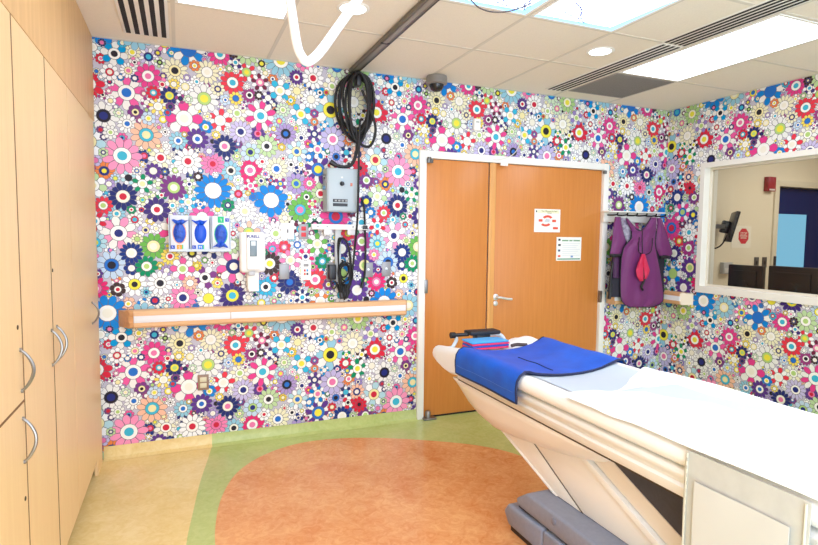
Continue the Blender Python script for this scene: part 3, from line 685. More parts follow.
# ================================================================== APRONS on the rack
ya = -.16
rk = thing('apron_rack', (-.48,0,1.69), 'white wall rack with black hooks holding the purple apron', 'rack')
a = P(613,214,'y',-.05); b_ = P(664,219,'y',-.05)
B((-.80,-.05,1.65),(-.15,yw,1.745),.004).build('back_board', white(), rk)
B((-.82,-.14,1.738),(-.14,-.045,1.75),.003).build('top_shelf', white(), rk)
for k in range(6):
    x = -.76+.116*k
    T(smooth_path([(x,-.05,1.715),(x,-.10,1.712),(x,-.165,1.715),(x,-.178,1.732)],4), .007, 8).build('hook', black(), rk)
purple = mat('purple vinyl', (112,38,104), .55, noise=.12, nscale=3, sheen=.1); piping = mat('black piping', (24,20,30), .6); navy = mat('dark vinyl', (34,32,48), .6, noise=.2, nscale=5)
def cloth_rows(rows, y0, fold=0, nf=3, cols=12, ph=0, thick=.006):
    R_ = []
    for i, (py, xl, xr) in enumerate(rows):
        r_ = []
        for j in range(cols+1):
            u = j/cols; y = y0-fold*(.5+.5*math.sin(u*nf*2*math.pi+ph+i*.25))*(min(1, i/3))-.02*math.sin(math.pi*u)
            r_.append(P(xl+(xr-xl)*u, py, 'y', y))
        R_.append(r_)
    return R_
def dense(rows, k=3):
    out = []
    for (a, b_) in zip(rows, rows[1:]):
        for i in range(k): out.append(tuple(a[q]+(b_[q]-a[q])*i/k for q in range(3)))
    out.append(rows[-1]); return out
def edge_tube(rows3, r, sides=('l','r','b')):
    mb = MB()
    L = [r_[0] for r_ in rows3]; Rr = [r_[-1] for r_ in rows3]; Bt = rows3[-1]
    off = Vector((0,-.003,0))
    path = L+Bt[1:-1]+Rr[::-1]
    mb.tube([p+off for p in path], r, 6); return mb
ap = thing('radiation_apron', P(640,308,'y',ya), 'purple radiation apron with black piping hanging on white wall rack', 'apron', None)
body = dense([(231,631.3,655.5),(238,631.5,655),(243,627,654.6),(248,623.2,655),(258,621,657),(270,620.3,659.5),(285,620,661.8),(296,620.3,663),(301,621.5,662.5),(304.5,624.5,659),(307,630,652)])
rb = cloth_rows(body, ya, .018, 3)
MB().grid(rb, thick=.006).build('front_panel', purple, ap)
for rows, ph in (([(218.5,626.3,627.2),(222,627.5,630),(226,629.3,633.5),(229,631,637.5),(231.3,631.3,641)],0),([(217.5,650.5,656),(222,648.5,656),(226,646,655.8),(229,642,655.6),(231.3,639.5,655.5)],1)):
    MB().grid(cloth_rows(dense(rows), ya, 0, 1, 6), thick=.006).build('shoulder_strap', purple, ap)
edge_tube(rb, .0055).build('piping', piping, ap)
T(smooth_path([P(626.5,218,'y',ya-.014),P(630,224,'y',ya-.014),P(635,228.5,'y',ya-.02),P(641,230.5,'y',ya-.025),P(645,227,'y',ya-.02),P(648,222,'y',ya-.016),P(651,218,'y',ya-.014)],5), .0045, 6).build('piping', piping, ap)
for rows, ph in (([(217,615.5,620),(225,614,621.2),(235,612.5,623.5),(241,611.8,625.5),(246,611,624.2),(251,610,622),(255.5,609.7,619)],0),([(218,657.6,660.5),(225,657,663),(235,656,666.5),(242,655.5,668.7),(249,656.5,671),(254,659,672),(257,660.5,668)],2)):
    rs_ = cloth_rows(dense(rows), ya+.012, .008, 1.5, 8, ph)
    sl = MB().grid(rs_, thick=.006).build('sleeve', purple, ap)
    T([p+Vector((0,-.004,0)) for p in rs_[-1]], .017, 8).build('cuff', piping, sl)
    edge_tube(rs_, .004).build('piping', piping, sl)
MB().grid(cloth_rows([(218,620.5,627),(226,621.5,630.5),(234,623,631.5),(241,626,630.5),(244,627.5,628.5)], ya+.02, 0, 1, 5), thick=.004).build('lining', mat('patterned lining',(92,70,104),.7,noise=.7,nscale=22,rgb2=(190,190,205)), ap)
T(smooth_path([P(639.5,237,'y',ya-.042),P(638.5,248,'y',ya-.042),P(640,253,'y',ya-.042),P(645,254.5,'y',ya-.042),P(650,252.5,'y',ya-.04),P(652,247,'y',ya-.04),P(652.7,238,'y',ya-.036)],5), .004, 6).build('pocket_seam', piping, ap)
T([P(642.3,230.5,'y',ya-.04),P(642.3,243,'y',ya-.043),P(642.6,256,'y',ya-.043)], .0045, 6).build('closure_strip', piping, ap)
rd = thing('fabric_strap', P(643,290,'y',ya-.05), 'pink red fabric strap with black clip hanging on apron front', 'strap')
yr = ya-.052
MB().grid(cloth_rows(dense([(254,642.0,643.6),(262,639,643.4),(270,636,643.3),(276,636.8,643.2),(281,640,642.8)],3), yr, .01, 1, 5), thick=.005).build('strap', mat('crimson fabric',(206,40,84),.6), rd)
MB().grid(cloth_rows(dense([(254,643.2,644.5),(262,643.6,646.8),(270,643.8,649.2),(274,644,648.2),(279,644.2,646)],3), yr-.004, .01, 1, 5), thick=.005).build('strap', MC['crimson fabric'], rd)
T(smooth_path([P(643.5,262,'y',yr-.008),P(643.3,272,'y',yr-.010),P(644,280,'y',yr-.012),P(641.5,287,'y',yr-.012),P(643,290,'y',yr-.012)],5), .010, 8).build('clip', black(), rd)
T(smooth_path([P(645,278,'y',yr-.01),P(643,284,'y',yr-.012),P(640.5,287,'y',yr-.01)],5), .008, 8).build('clip', black(), rd)
a2 = thing('radiation_apron', P(612,299,'y',-.09), 'dark apron hanging behind purple one, showing at its left side', 'apron')
rr2 = cloth_rows(dense([(240,614,656),(246,613,658),(256,612.3,664),(262,611.3,664),(275,610.5,663),(285,609.5,663.5),(291,608.5,664),(297,607.5,665)]), -.128, .006, 4)
mb = MB().grid(rr2, thick=.006); mb.build('front_panel', navy, a2)
for xa_, xb_ in ((616,619.5),(659,655.5)): T(smooth_path([P(xa_,219,'y',-.11),P(xa_,232,'y',-.11),P(xb_,243,'y',-.125)],4), .010, 8).build('hanging_strap', navy, a2)
T(smooth_path([P(613,262,'y',-.145),P(611,274,'y',-.15),P(610,286,'y',-.15),P(609.5,293,'y',-.155),P(612,284,'y',-.155)],6), .012, 8).build('belt', black(), a2)
T([P(610,292,'y',-.15),P(609,299,'y',-.15)], [.018,.016], 8).build('buckle', blackp(), a2)
MB().grid(cloth_rows(dense([(256,613,619.5),(266,613,619),(278,613,619)]), -.142, .004, 2, 6), thick=.004).build('facing', mat('dark purple vinyl',(70,32,76),.6), a2)

# ================================================================== WINDOW + CONTROL ROOM
w = sroot('window_1', (0,-(WL+WR)/2,WB))
f = MB(); fwid = .045
for (y0, y1, z0_, z1_) in ((-WL,-WL-fwid,WB,WT),(-WR,-WR+fwid,WB,WT),(-WL-fwid,-WR+fwid,WT-fwid,WT),(-WL-fwid,-WR+fwid,WB,WB+.058)):
    f.box((-.022,y0,z0_),(.15,y1,z1_))
f.build('window_frame', mat('window white',(238,235,226),.4), w)
f = MB()
for (y0, y1, z0_, z1_) in ((-WL-fwid,-WL-fwid-.018,WB+.058,WT-fwid),(-WR+fwid,-WR+fwid+.018,WB+.058,WT-fwid),(-WL-fwid-.018,-WR+fwid+.018,WT-fwid-.018,WT-fwid),(-WL-fwid-.018,-WR+fwid+.018,WB+.058,WB+.076)):
    f.box((.05,y0,z0_),(.085,y1,z1_))
f.build('glazing_stop', mat('stop cream',(228,220,202),.45), w)
B((.063,-WL-fwid-.01,WB+.06),(.069,-WR+fwid+.01,WT-fwid-.002)).build('glass', glassmat('leaded glass', (.93,.92,.88,1)), w)
cwall = mat('control room wall', (226,212,184), .6)
struct(B((.14,.0,0),(1.60,.14,H)).build('wall_control_left', cwall))
struct(B((2.62,.0,0),(3.4,.14,H)).build('wall_control_right', cwall)); struct(B((1.60,.0,2.12),(2.62,.14,H)).build('wall_control_header', cwall))
struct(B((3.3,-3,0),(3.4,0,H)).build('wall_control_far', cwall)); struct(B((.14,-3.1,0),(3.4,-3,H)).build('wall_control_side', cwall))
struct(B((.14,-3.1,-.05),(3.4,2.2,0)).build('floor_control', mat('control floor',(150,140,126),.5))); struct(B((.14,-3.1,H),(3.4,2.2,H+.05)).build('ceiling_control', mat('control ceiling',(220,212,198),.7)))
nav = mat('navy corridor', (10,36,104), .6)
struct(MB().box((1.4,2.1,0),(3.4,2.2,H)).box((1.3,.14,0),(1.4,2.1,H)).box((3.3,.14,0),(3.4,2.1,H)).build('wall_corridor', nav))
d2 = sroot('door_2', (2.1,0,0))
f = MB(); f.box((1.575,-.02,0),(1.645,.14,2.15),.002); f.box((2.575,-.02,0),(2.645,.14,2.15),.002); f.box((1.645,-.02,2.085),(2.575,.14,2.15),.002); f.build('door_frame', mat('frame cream',(214,202,176),.5), d2)
f = MB(); f.box((1.65,.06,.01),(1.70,.10,2.08)); f.box((2.26,.06,.01),(2.57,.10,2.08)); f.box((1.70,.06,1.79),(2.26,.10,2.08)); f.box((1.70,.06,.01),(2.26,.10,.9)); f.build('door_leaf', mat('navy door',(8,34,92),.6,spec=.15), d2)
B((1.70,.07,.9),(2.26,.085,1.79)).build('glass', emis('blue glow pane', (146,206,232), .8), d2)  # pane given its own glow in place of a lit room beyond
B((1.60,-.03,1.20),(1.635,-.021,1.32),.002).build('strike_plate', mat('dark fitting',(40,40,44),.5), d2)
# things in the control room
wm = thing('wall_monitor', (.85,0,1.4), 'black flat monitor on swing arm, tilted from control room wall', 'monitor')
pt = P(735,211,'y',-.28); pb_ = P(728.5,243,'y',-.20)
ax = Vector((-.42,-.9,0)).normalized()
mb = MB(); c0 = P(731.5,227,'y',-.24)
rot = Matrix.Rotation(math.radians(-47),3,'Z') @ Matrix.Rotation(math.radians(13),3,'Y')
mb.box(c0-Vector((.018,.22,.15)), c0+Vector((.018,.22,.15)), .006, rot=rot); mb.build('screen', mat('monitor dark',(34,34,38),.35), wm)
B(c0+Vector((-.075,-.02,-.06)), c0+Vector((-.005,.10,.06)),.008,rot=rot).build('mount_plate', blackp(), wm)
mb = MB(); mb.tube([c0+Vector((-.09,0,0)),(c0.x-.17,-.12,c0.z+.01),(c0.x-.13,-.003,c0.z+.01)], .022, 8); mb.box((c0.x-.19,-.03,c0.z-.07),(c0.x-.08,-.002,c0.z+.09),.004); mb.build('swing_arm', mat('arm grey',(120,118,116),.4), wm)
T(smooth_path([c0+Vector((-.05,0,-.08)),c0+Vector((-.07,.06,-.19)),(c0.x-.14,-.1,c0.z-.22),(c0.x-.19,-.04,c0.z-.14),(c0.x-.17,-.02,c0.z-.05)],6), .007, 6).build('cable', black(), wm)
al = thing('fire_alarm', (1.485,0,2.01), 'red fire alarm strobe high on control room wall', 'fire alarm')
B((1.41,-.05,2.02),(1.535,.001,2.175),.006).build('housing', mat('alarm red',(150,30,44),.4), al); B((1.43,-.054,2.028),(1.515,-.049,2.045),.002).build('strobe', mat('strobe clear',(220,206,200),.3), al)
sg = thing('stop_sign_notice', (1.095,0,1.41), 'white paper with red stop octagon on control room wall', 'sign')
B((.95,-.004,1.41),(1.245,-.0015,1.645)).build('paper', mat('paper cream',(232,222,202),.6), sg)
oc_ = [(1.13+.082*math.cos(math.radians(22.5+45*k))*1.0,-.0046,1.535+.088*math.sin(math.radians(22.5+45*k))) for k in range(8)]
MB().prism(oc_, (0,.0005,0)).build('octagon', mat('stop red',(196,44,54),.5), sg)
text('STOP', .042, (1.13,-.0052,1.56),(1,0,0),(0,0,1), MC['paper cream'], sg); B((1.075,-.0052,1.533),(1.185,-.0046,1.541)).build('printed_line', MC['paper cream'], sg); B((1.085,-.0052,1.512),(1.175,-.0046,1.520)).build('printed_line', MC['paper cream'], sg)
for k, x in enumerate((1.352,1.48)):
    t = thing('light_switch', (x,0,1.2), ('left','right')[k]+' of two dark switches above the desk monitors beyond the window', 'light switch', 'dark switches in control room')
    B((x-.035,-.008,1.195),(x+.035,-.0015,1.31),.002).build('plate', mat('switch dark',(74,70,68),.45), t); B((x-.01,-.014,1.235),(x+.01,-.0075,1.27),.002).build('toggle', blackp(), t)
dk = thing('control_desk', (.62,-1.2,0), 'white-topped desk under the window in the control room', 'desk')
B((.17,-2.6,.72),(.95,-.10,.75),.004).build('desktop', mat('desk top',(214,208,196),.4), dk)
for y in (-2.5,-.25): B((.2,y-.02,0),(.9,y+.02,.719),.002).build('side_panel', mat('desk side',(190,180,160),.5), dk)
def deskmon(y0, y1, x, zt_, label, tilt):
    t = thing('desk_monitor', (x+.02,(y0+y1)/2,.75), label, 'monitor', 'desk monitors seen from behind')
    bk = mat('monitor back',(24,26,32),.4)
    s_ = B((x,y0,zt_-.36),(x+.045,y1,zt_),.008).build('screen', bk, t)
    B((x-.014,y0+.05,zt_-.30),(x+.002,y1-.05,zt_-.05),.008).build('back_shell', mat('monitor shell',(18,20,26),.45), t)
    MB().lathe([(.05,0),(.05,-.012),(.03,-.016)], (x-.013,(y0+y1)/2,zt_-.19), (1,0,0), 20).build('pivot_disc', bk, t)
    B((x+.005,(y0+y1)/2-.03,.762),(x+.035,(y0+y1)/2+.03,zt_-.1),.004).build('stand', blackp(), t); B((x-.06,(y0+y1)/2-.11,.7505),(x+.12,(y0+y1)/2+.11,.765),.004).build('base', blackp(), t)
deskmon(-.775,-.44,.35,1.268,'left black desk monitor, seen from behind through the window',0); deskmon(-1.25,-.838,.33,1.278,'right black desk monitor, seen from behind through the window',0)
t = thing('grey_wall_box', (1.05,0,1.0), 'small grey box on control room wall behind left desk monitor', 'box')
B((.80,-.05,1.14),(.93,-.002,1.26),.004).build('housing', mat('box grey',(176,176,172),.5), t); B((.81,-.053,1.15),(.92,-.049,1.20),.002).build('cover', mat('box pale',(200,198,190),.5), t)

# ================================================================== EXAMINATION TABLE
YE = -4.4
et = thing('examination_table', (-2.56,-2.6,0), 'long white medical imaging table on grey base, running toward the viewer', 'examination table')
# base
def prism_x(poly, x0, x1): return MB().prism([(x0,y,z) for y, z in poly], (x1-x0,0,0))
def bevelled(mb, name, M, parent, w=.02, seg=3):
    bm = bmesh.new(); vs = [bm.verts.new(v) for v in mb.v]; bm.verts.index_update()
    for f in mb.f: bm.faces.new([vs[i] for i in f])
    bmesh.ops.remove_doubles(bm, verts=bm.verts, dist=1e-6); bmesh.ops.recalc_face_normals(bm, faces=bm.faces)
    bmesh.ops.bevel(bm, geom=bm.edges[:], offset=w, segments=seg, profile=.5, affect='EDGES'); bm.verts.index_update()
    out = MB().add([v.co.copy() for v in bm.verts], [[v.index for v in f.verts] for f in bm.faces], 0, True)
    out.sm = [f.calc_area() < 1.6*w*max(e.calc_length() for e in f.edges) for f in bm.faces]
    bm.free(); return out.build(name, M, parent)
B((-2.862,YE,.0),(-2.19,-1.75,.03)).build('base_plate', blackp(), et)
ym = -2.03
bevelled(prism_x([(-1.745,.03),(-1.70,.088),(-1.735,.138),(ym,.150),(ym,.03)],-2.878,-2.175),'base_cover',greyp(),et,.014)
bevelled(prism_x([(ym-.006,.03),(ym-.006,.150),(YE,.157),(YE,.03)],-2.878,-2.175),'base_cover',greyp(),et,.012)
up = bevelled(prism_x([(-1.815,.160),(-1.79,.190),(-1.885,.258),(YE,.266),(YE,.160)],-2.868,-2.185),'base_top',greyp(),et,.014)
B((-2.845,YE,.140),(-2.20,-1.79,.166)).build('base_gap', blackp(), et)
MB().lathe([(.016,0),(.016,-.004),(.012,-.006)], (-2.868,-2.10,.222), (1,0,0), 18).build('screw_cap', mat('cap grey',(120,124,140),.4), et)
# lifting arms (parallelograms leaning back)
XA = -2.75
def arm(poly, x0, x1, name, M, w=.004): return bevelled(prism_x(poly, x0, x1), name, M, et, w, 2)
q = lambda px, py, x=XA: tuple(P(px, py, 'x', x))[1:]
def ext(a, b, z):   # along the edge a->b to height z
    t = (z-a[1])/(b[1]-a[1]); return (a[0]+(b[0]-a[0])*t, z)
L0, L1 = q(505,435), q(558,499.5); S0, S1 = q(542,456), q(580,511); R0, R1 = q(584.5,460.5), q(655.5,545); G0, G1 = q(590,461), q(663,545); W0, W1 = q(610,459,XA+.01), q(682,539,XA+.01)
zt2, zb2 = .56, .262
arm([ext(L0,L1,zt2),ext(L0,L1,zb2),ext(S0,S1,zb2),ext(S0,S1,zt2)], XA-.0, -2.32, 'lift_arm', cream())
l2 = ext(S0,S1,zb2); l3 = ext(S0,S1,zt2)
arm([(l3[0]-.006,zt2),(l2[0]-.006,zb2),ext(R0,R1,zb2),ext(R0,R1,.60)], XA+.004, -2.32, 'lift_arm', cream())
arm([ext(R0,R1,.61),ext(R0,R1,zb2),ext(G0,G1,zb2),ext(G0,G1,.61)], XA-.012, -2.70, 'arm_trim', white(), .003)
ea, eb = ext(L0,L1,zt2), ext(L0,L1,zb2)
arm([ea,eb,(eb[0]+.035,zb2),(ea[0]+.035,zt2)], XA+.01, -2.36, 'arm_trim', white(), .003)
gap = mat('seam grey',(92,84,76),.6)
arm([ext(S0,S1,zt2),ext(S0,S1,zb2),(l2[0]-.009,zb2),(l3[0]-.009,zt2)], XA+.001, -2.60, 'seam', gap, .0005)
r0_, r1_ = ext(R0,R1,.60), ext(R0,R1,zb2)
arm([(r0_[0]+.010,.60),(r1_[0]+.003,zb2),(r1_[0]-.001,zb2),(r0_[0]-.001,.60)], XA-.004, -2.60, 'seam', gap, .0005)
arm([(ea[0]-.001,zt2),(eb[0]-.001,zb2),(eb[0]-.010,zb2),(ea[0]-.010,zt2)], XA-.002, -2.60, 'seam', gap, .0005)
arm([(ea[0]-.010,zt2),(eb[0]-.010,zb2),(eb[0]-.04,zb2),(ea[0]-.04,zt2)], XA-.006, -2.60, 'arm_trim', white(), .002)
g0, g1 = ext(G0,G1,.63), ext(G0,G1,zb2)
arm([(g0[0]-.012,g0[1]),(g1[0]-.012,zb2),ext(W0,W1,zb2),ext(W0,W1,.63)], XA+.01, -2.32, 'lift_arm', mat('warm cream plastic',(238,228,214),.35))
w0, w1 = ext(W0,W1,.635), ext(W0,W1,zb2)
arm([(w0[0]-.003,w0[1]),(w1[0]-.003,zb2),(YE,zb2),(YE,.635)], XA+.012, -2.35, 'bellows', mat('charcoal fabric',(72,70,78),.8,noise=.1,nscale=60), .002)
# hull under the table top
hp = [(461,383),(464,392),(470,404),(480,417),(492,428),(507,435.5),(525,442),(543,449),(563,455.5),(583,460.5),(600,463),(608,461.5),(613.5,458.8)]
XH = -2.80
ys = [q(a, b_, XH) for a, b_ in hp]
rows = []
for i, (y, z) in enumerate(ys):
    zt_ = .634; z = min(z, .628); k = (zt_-z)
    rows.append([(-2.855,y,zt_),(-2.858,y,zt_-k*.12),(-2.848,y,zt_-k*.3),(-2.832,y,zt_-k*.6),(-2.81,y,z+k*.12),(-2.78,y,z),(-2.56,y,z-.008*min(1,k*10)),(-2.33,y,z),(-2.29,y,z+k*.15),(-2.255,y,zt_-k*.3),(-2.25,y,zt_)])
hb = MB().grid(rows)
n = len(rows); hb.add([r_[0] for r_ in rows]+[r_[-1] for r_ in rows], [[i,i+1,n+i+1,n+i] for i in range(n-1)])
for r_ in (rows[0], rows[-1]): hb.add(r_, [list(range(len(r_)))])
hb.build('hull', mat('hull cream',(242,236,226),.32), et)
# table body : stepped side
side = [(.640,0),(.645,-.006),(.676,-.008),(.684,.004),(.692,.004),(.705,-.010),(.722,-.013),(.734,-.004),(.738,.012)]
XL, XRr = -2.860, -2.245
def body_sec(y): return [(XL+d_,y,z) for z, d_ in side]+[(XRr-d_,y,z) for z, d_ in side[::-1]]
yst = [-1.125,-1.13,-1.145,YE]; ins = [.03,.012,0,0]
rows = []
for y, k in zip(yst, ins):
    s_ = body_sec(y); rows.append([(min(max(x, XL+k),XRr-k) if False else x+(k if x < -2.55 else -k), yy, z) for x, yy, z in s_]+[s_[0]])
    rows[-1][-1] = rows[-1][0]
tb = MB().grid(rows)
for r_ in (rows[0], rows[-1]): tb.add(r_[:-1], [list(range(len(r_)-1))])
tb.build('table_body', plastic(), et)
B((XL-.0005,YE,.6335),(XRr-.02,-1.14,.6405)).build('gap_shade_strip', mat('gap shade brown',(70,56,44),.7), et)  # dark strip painted as the shade of the groove under the body
# cradle : shallow trough shell, thinning toward the head end
def cradle_z(x):
    u = (x+2.55)/.30
    return .790+.040*min(1.0, abs(u))**2.2 + (.012 if x > -2.55 else 0)*min(1, abs(u))**2
def cradle_sec(y, k, drop):
    s_ = [(-2.835,.745),(-2.866,.750),(-2.882,.765),(-2.886,.785),(-2.880,.808),(-2.866,.823),(-2.848,.828)]
    s_ += [(x, cradle_z(x)) for x in (-2.82,-2.78,-2.72,-2.65,-2.55,-2.45,-2.38,-2.32,-2.28)]
    s_ += [(-2.252,.842),(-2.236,.83),(-2.230,.80),(-2.236,.765),(-2.262,.745)]
    out = []
    for x, z in s_:
        zz = z-drop if z > .78 else z+(0 if drop == 0 else 0)
        if z < .78: zz = z - k
        out.append((x, y, zz))
    return out
rows = []
for y, k, dr in ((-.805,.03,.052),(-.81,.05,.047),(-.83,.052,.040),(-.88,.072,.032),(-.96,.09,.022),(-1.05,.098,.012),(-1.13,.09,.004),(-1.16,.0,.0),(-1.3,.0,.0),(-2.0,0,0),(YE,0,0)):
    s_ = cradle_sec(y, k, dr); sc = .93 if y > -.808 else (.985 if y > -.82 else 1)
    s_ = [(-2.558+(x+2.558)*sc, yy, z) for x, yy, z in s_]; rows.append(s_+[s_[0]])
cr_ = MB().grid(rows)
for r_ in (rows[0], rows[-1]): cr_.add(r_[:-1], [list(range(len(r_)-1))])
cr_.build('cradle', mat('cradle white',(246,245,242),.28), et)
# mattress pad: thin near the head, thicker under the sheet
pad = MB(); rows = []
for y, k in ((-1.215,0),(-1.22,.02),(-2.14,.02),(-2.22,.6),(-2.32,1),(YE,1)):
    r_ = [(x, y, cradle_z(x)+.002) for x in (-2.80,-2.76,-2.7,-2.62,-2.55,-2.48,-2.4,-2.34,-2.28)]
    for x, z in ((-2.275,.852),(-2.30,.862),(-2.36,.865),(-2.42,.866),(-2.48,.865),(-2.55,.862),(-2.62,.857),(-2.7,.852),(-2.76,.850),(-2.79,.848),(-2.81,.840)):
        c = cradle_z(x)+.003; r_.append((x, y, c+max(0,(z-c))*k+.003*min(1,k*8)))
    r_.append(r_[0]); rows.append(r_)
pad.grid(rows)
for r_ in (rows[0], rows[-1]): pad.add(r_[:-1], [list(range(len(r_)-1))])
pad.build('mattress_pad', mat('pad pale blue',(206,217,230),.5), et)
# ---- white sheet
rs = []
NY = 70
def head_y(x):
    K = [(-2.90,-2.19),(-2.79,-2.15),(-2.71,-2.115),(-2.64,-2.14),(-2.55,-2.13),(-2.46,-2.09),(-2.38,-2.03),(-2.28,-1.995),(-2.18,-1.98)]
    for (a, ya_), (b, yb_) in zip(K, K[1:]):
        if x <= b: 
            t = max(0,(x-a)/(b-a)); return ya_+(yb_-ya_)*t
    return K[-1][1]
for i in range(NY+1):
    t = (i/NY)**1.35; r_ = []
    for j in range(29):
        u = j/28; near = -2.893; x = -2.213+(near+2.213)*u
        y0_ = head_y(x); y = y0_+(YE-y0_)*t; d = y0_-y
        zf = .874-.018*u+.0022*math.sin(x*15+y*6)+.0018*math.sin(y*12-x*8)
        zb = cradle_z(min(max(x,-2.84),-2.26))+.022
        w_ = min(1, d/.22); w_ = w_*w_*(3-2*w_)
        z = max(zb+.004*math.sin(x*30), zb+(zf-zb)*w_) if zf > zb else zb
        if d < .02: z -= (.02-d)*.35
        if u > .86: 
            q_ = (u-.86)/.14; z -= q_*q_*.020
            z -= q_**2*(.012*math.exp(-((y+2.45)/.10)**2)+.004*math.sin(y*11+1))
        if u < .06: z -= (.06-u)*.6
        r_.append((x-.004*math.sin(y*8)*max(0,u-.8)*5, y, z))
    rs.append(r_)
tag(MB().grid(rs, thick=.003).build('bed_sheet', mat('white linen',(250,249,247),.75,sheen=.2)), 'crisp white sheet spread over the long imaging table', 'sheet')
# ---- blue blanket
def bz(x): return cradle_z(min(max(x,-2.85),-2.255))+.0135
sec = [(-2.222,.80),(-2.218,.83),(-2.232,.853)]+[(x, bz(x)+.002) for x in (-2.26,-2.30,-2.36,-2.42,-2.48,-2.55,-2.62,-2.68,-2.74,-2.79,-2.83)]+[(-2.858,.843),(-2.884,.83),(-2.899,.805),(-2.904,.77),(-2.903,.745),(-2.9,.72),(-2.898,.695)]
rows = []; NB = 26
for i in range(NB+1):
    t_ = i/NB; r_ = []
    for j, (x, z) in enumerate(sec):
        u = j/(len(sec)-1); hang = max(0, (u-.72)/.28)
        y0_ = -1.195+.11*max(0,1-u/.45)**1.5-.02*math.sin(math.pi*min(1,u/.72)); y1_ = -1.835+.03*math.sin(math.pi*min(1,u/.72))
        y = y0_+(y1_-y0_)*t_
        dz = (.0022*math.sin(t_*9+u*5)+.0015*math.sin(t_*21-u*13))*(1-hang)
        dx = -.004*math.sin(t_*7+1)*hang
        r_.append((x+dx, y, z+dz))
    rows.append(r_)
blue = mat('blue vinyl', (6,92,208), .5, noise=.15, nscale=7, rgb2=(4,74,184))
bl = thing('blue_apron_blanket', (-2.56,-1.48,.80), 'bright blue padded blanket with navy edging draped across table head', 'blanket')
MB().grid(rows, thick=-.006).build('fabric', blue, bl)
nvy = mat('navy binding', (12,24,66), .5)
per = [Vector(r_[0]) for r_ in rows]+[Vector(p_) for p_ in rows[-1][1:]]+[Vector(r_[-1]) for r_ in rows[::-1][1:]]+[Vector(p_) for p_ in rows[0][::-1][1:-1]]
T([p_+Vector((0,0,.003)) if p_.z > .835 else p_+Vector((-.003 if p_.x < -2.5 else .003,0,0)) for p_ in per], .0065, 7, closed=True).build('binding', nvy, bl)
mid = rows[int(NB*.42)]
T([Vector(r_[9])+Vector((0,0,.0075)) for r_ in rows[9:24]], .003, 6).build('seam', nvy, bl)
T([Vector(p_)+Vector((-.008,0,0)) for p_ in [r_[-3] for r_ in rows[1:-1]]], .0012, 5).build('stitching', mat('stitch blue',(90,130,220),.6), bl)
# ---- draped cloth with pocket on the side
XD = -2.8895
dr_ = thing('side_drape', (XD,-2.98,.1), 'off-white translucent drape with pocket hanging down the table side', 'drape')
rows = []
for i in range(15):
    z = .822-(.822-.14)*i/14; rows.append([(XD-.003*abs(math.sin(i*.5))-.006*abs(math.sin(j*.35+.5))*(i/14), -2.80+(-3.19+2.80)*j/16, z) for j in range(17)])
cl = mat('drape cloth', (196,195,188), .65, noise=.08, nscale=10)
MB().grid(rows, thick=.002).build('cloth', cl, dr_)
rows = []
for i in range(9):
    z = .735-(.735-.16)*i/8; rows.append([(XD-.012-.002*math.sin(i+j*.6), -2.845+(-3.145+2.845)*j/12, z) for j in range(13)])
MB().grid(rows, thick=.0015).build('pocket', mat('pocket film', (209,208,203), .35), dr_)
for y in (-2.81,-3.18): T([(XD-.007,y,.815),(XD-.011,y,.45),(XD-.014,y,.15)], .0035, 6).build('hem', mat('hem beige',(206,200,182),.7), dr_)
st = MB()
for k in range(26): st.box((XD-.0105,-2.8075,.80-.026*k),(XD-.008,-2.813,.788-.026*k))
st.build('stitching', mat('stitch grey',(170,164,150),.7), dr_)
# ---- small things at the head end
for k, (c, lab) in enumerate((((226,40,96),'bottom pink pad of the folded stack on the table head'),((36,76,190),'dark blue pad second from bottom of the folded stack'),((232,44,104),'pink pad second from top of the folded stack'),((70,160,226),'light blue pad topping the folded stack on table head'))):
    z = .806+.0125*k; o = .003*((k*7) % 3)
    mb = B((-2.765+o,-1.135,z),(-2.50+o,-.995-o,z+.0118),.005,seg=3)
    tag(mb.build('folded_pad', mat('pad colour %s' % ('pink','navy','rose','sky')[k], c, .65, sheen=.1)), lab, 'pad', 'folded pads stacked on the table head')
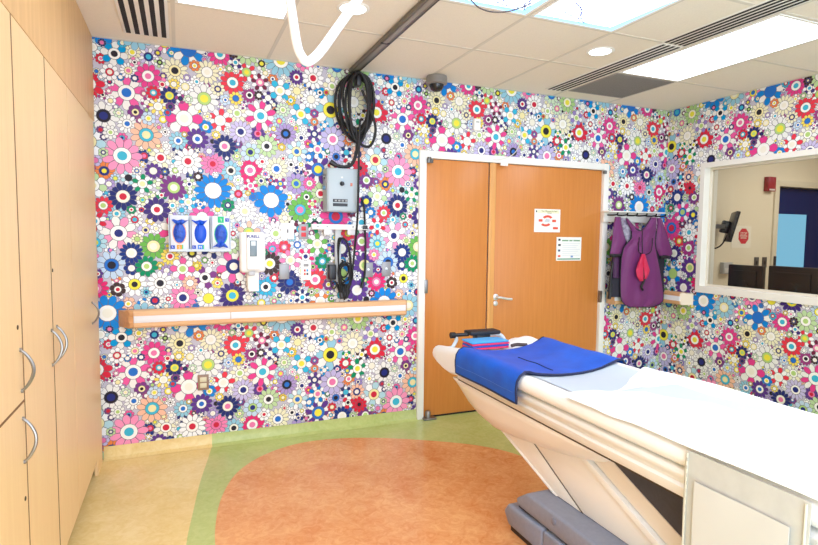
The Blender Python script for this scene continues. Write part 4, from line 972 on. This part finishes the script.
# head holder
hh = thing('arm_support_clamp', (-2.66,-.96,.80), 'black padded support clamp standing behind the folded pads', 'clamp')
B((-2.70,-1.0,.868),(-2.475,-.90,.894),.008).build('pad', mat('black foam',(30,30,36),.6), hh)
B((-2.645,-.985,.775),(-2.545,-.92,.868),.006).build('stem', blackp(), hh)
T([(-2.69,-.95,.871),(-2.79,-.93,.868)], .012, 10).build('side_bar', blackp(), hh)
MB().lathe([(.02,-.015),(.02,.015)], (-2.795,-.93,.868), (1,0,0), 14).build('bar_end', black(), hh)
T(smooth_path([(-2.775,-.93,.86),(-2.765,-.925,.835),(-2.79,-.92,.79),(-2.82,-.92,.785)],5), .012, 8).build('clear_bracket', mat('clear plastic',(206,218,228),.2), hh)
T(smooth_path([(-2.56,-.94,.858),(-2.47,-.93,.86),(-2.42,-.93,.835),(-2.40,-.93,.79)],5), .014, 8).build('clear_bracket', MC['clear plastic'], hh)
pw = MB(); rows = []
for i in range(9):
    u = i/8; rows.append([(-2.49+.235*j/10, -.955-.20*u, cradle_z(-2.49+.235*j/10)-.012+.034*(max(0,math.sin(math.pi*u))**.5*max(0,math.sin(math.pi*j/10))**.4)) for j in range(11)])
tag(pw.grid(rows, thick=.008).build('head_cushion', mat('cushion white',(244,243,240),.6)), 'flat white cushion at table head beside the blue blanket', 'cushion')
tag(MB().tube(smooth_path([(-2.50,-1.165,.825),(-2.46,-1.16,.829),(-2.42,-1.165,.826),(-2.39,-1.17,.824)],5), .011, 8).build('strap_roll', mat('dark taupe',(78,66,64),.7)), 'small dark rolled strap between pads and blue blanket', 'strap')

# ================================================================== LIGHT
wd = bpy.data.worlds.new('world'); scene.world = wd; wd.use_nodes = True
wd.node_tree.nodes['Background'].inputs[0].default_value = (.90,.955,1,1); wd.node_tree.nodes['Background'].inputs[1].default_value = 2.2
def area(name, loc, sx, sy, power, rot=(0,0,0), col=(1,1,1)):
    l = bpy.data.lights.new(name, 'AREA'); l.shape = 'RECTANGLE'; l.size = sx; l.size_y = sy; l.energy = power; l.color = col
    o = bpy.data.objects.new(name, l); COL.objects.link(o); o.location = loc; o.rotation_euler = rot; return o
area('control_room_light', (1.6,-1.4,H-.05), 1.2, 1.2, 34, col=(1,.95,.86))
area('camera_side_fill', (-3.4,-4.9,2.2), 2.4, 1.0, 36, rot=(math.radians(62),0,math.radians(-12)))  # unseen fill added behind the camera for even brightness
area('ceiling_fill', (-3.6,-4.75,.25), 1.6, .8, 26, rot=(math.radians(155),0,0), col=(1,.99,.97))  # unseen fill added low behind the camera to lift the ceiling
scene.view_settings.view_transform = 'Standard'; scene.view_settings.look = 'None'; scene.view_settings.use_white_balance = True; scene.view_settings.white_balance_temperature = 5750; scene.view_settings.white_balance_tint = 10
scene.view_settings.exposure = .22
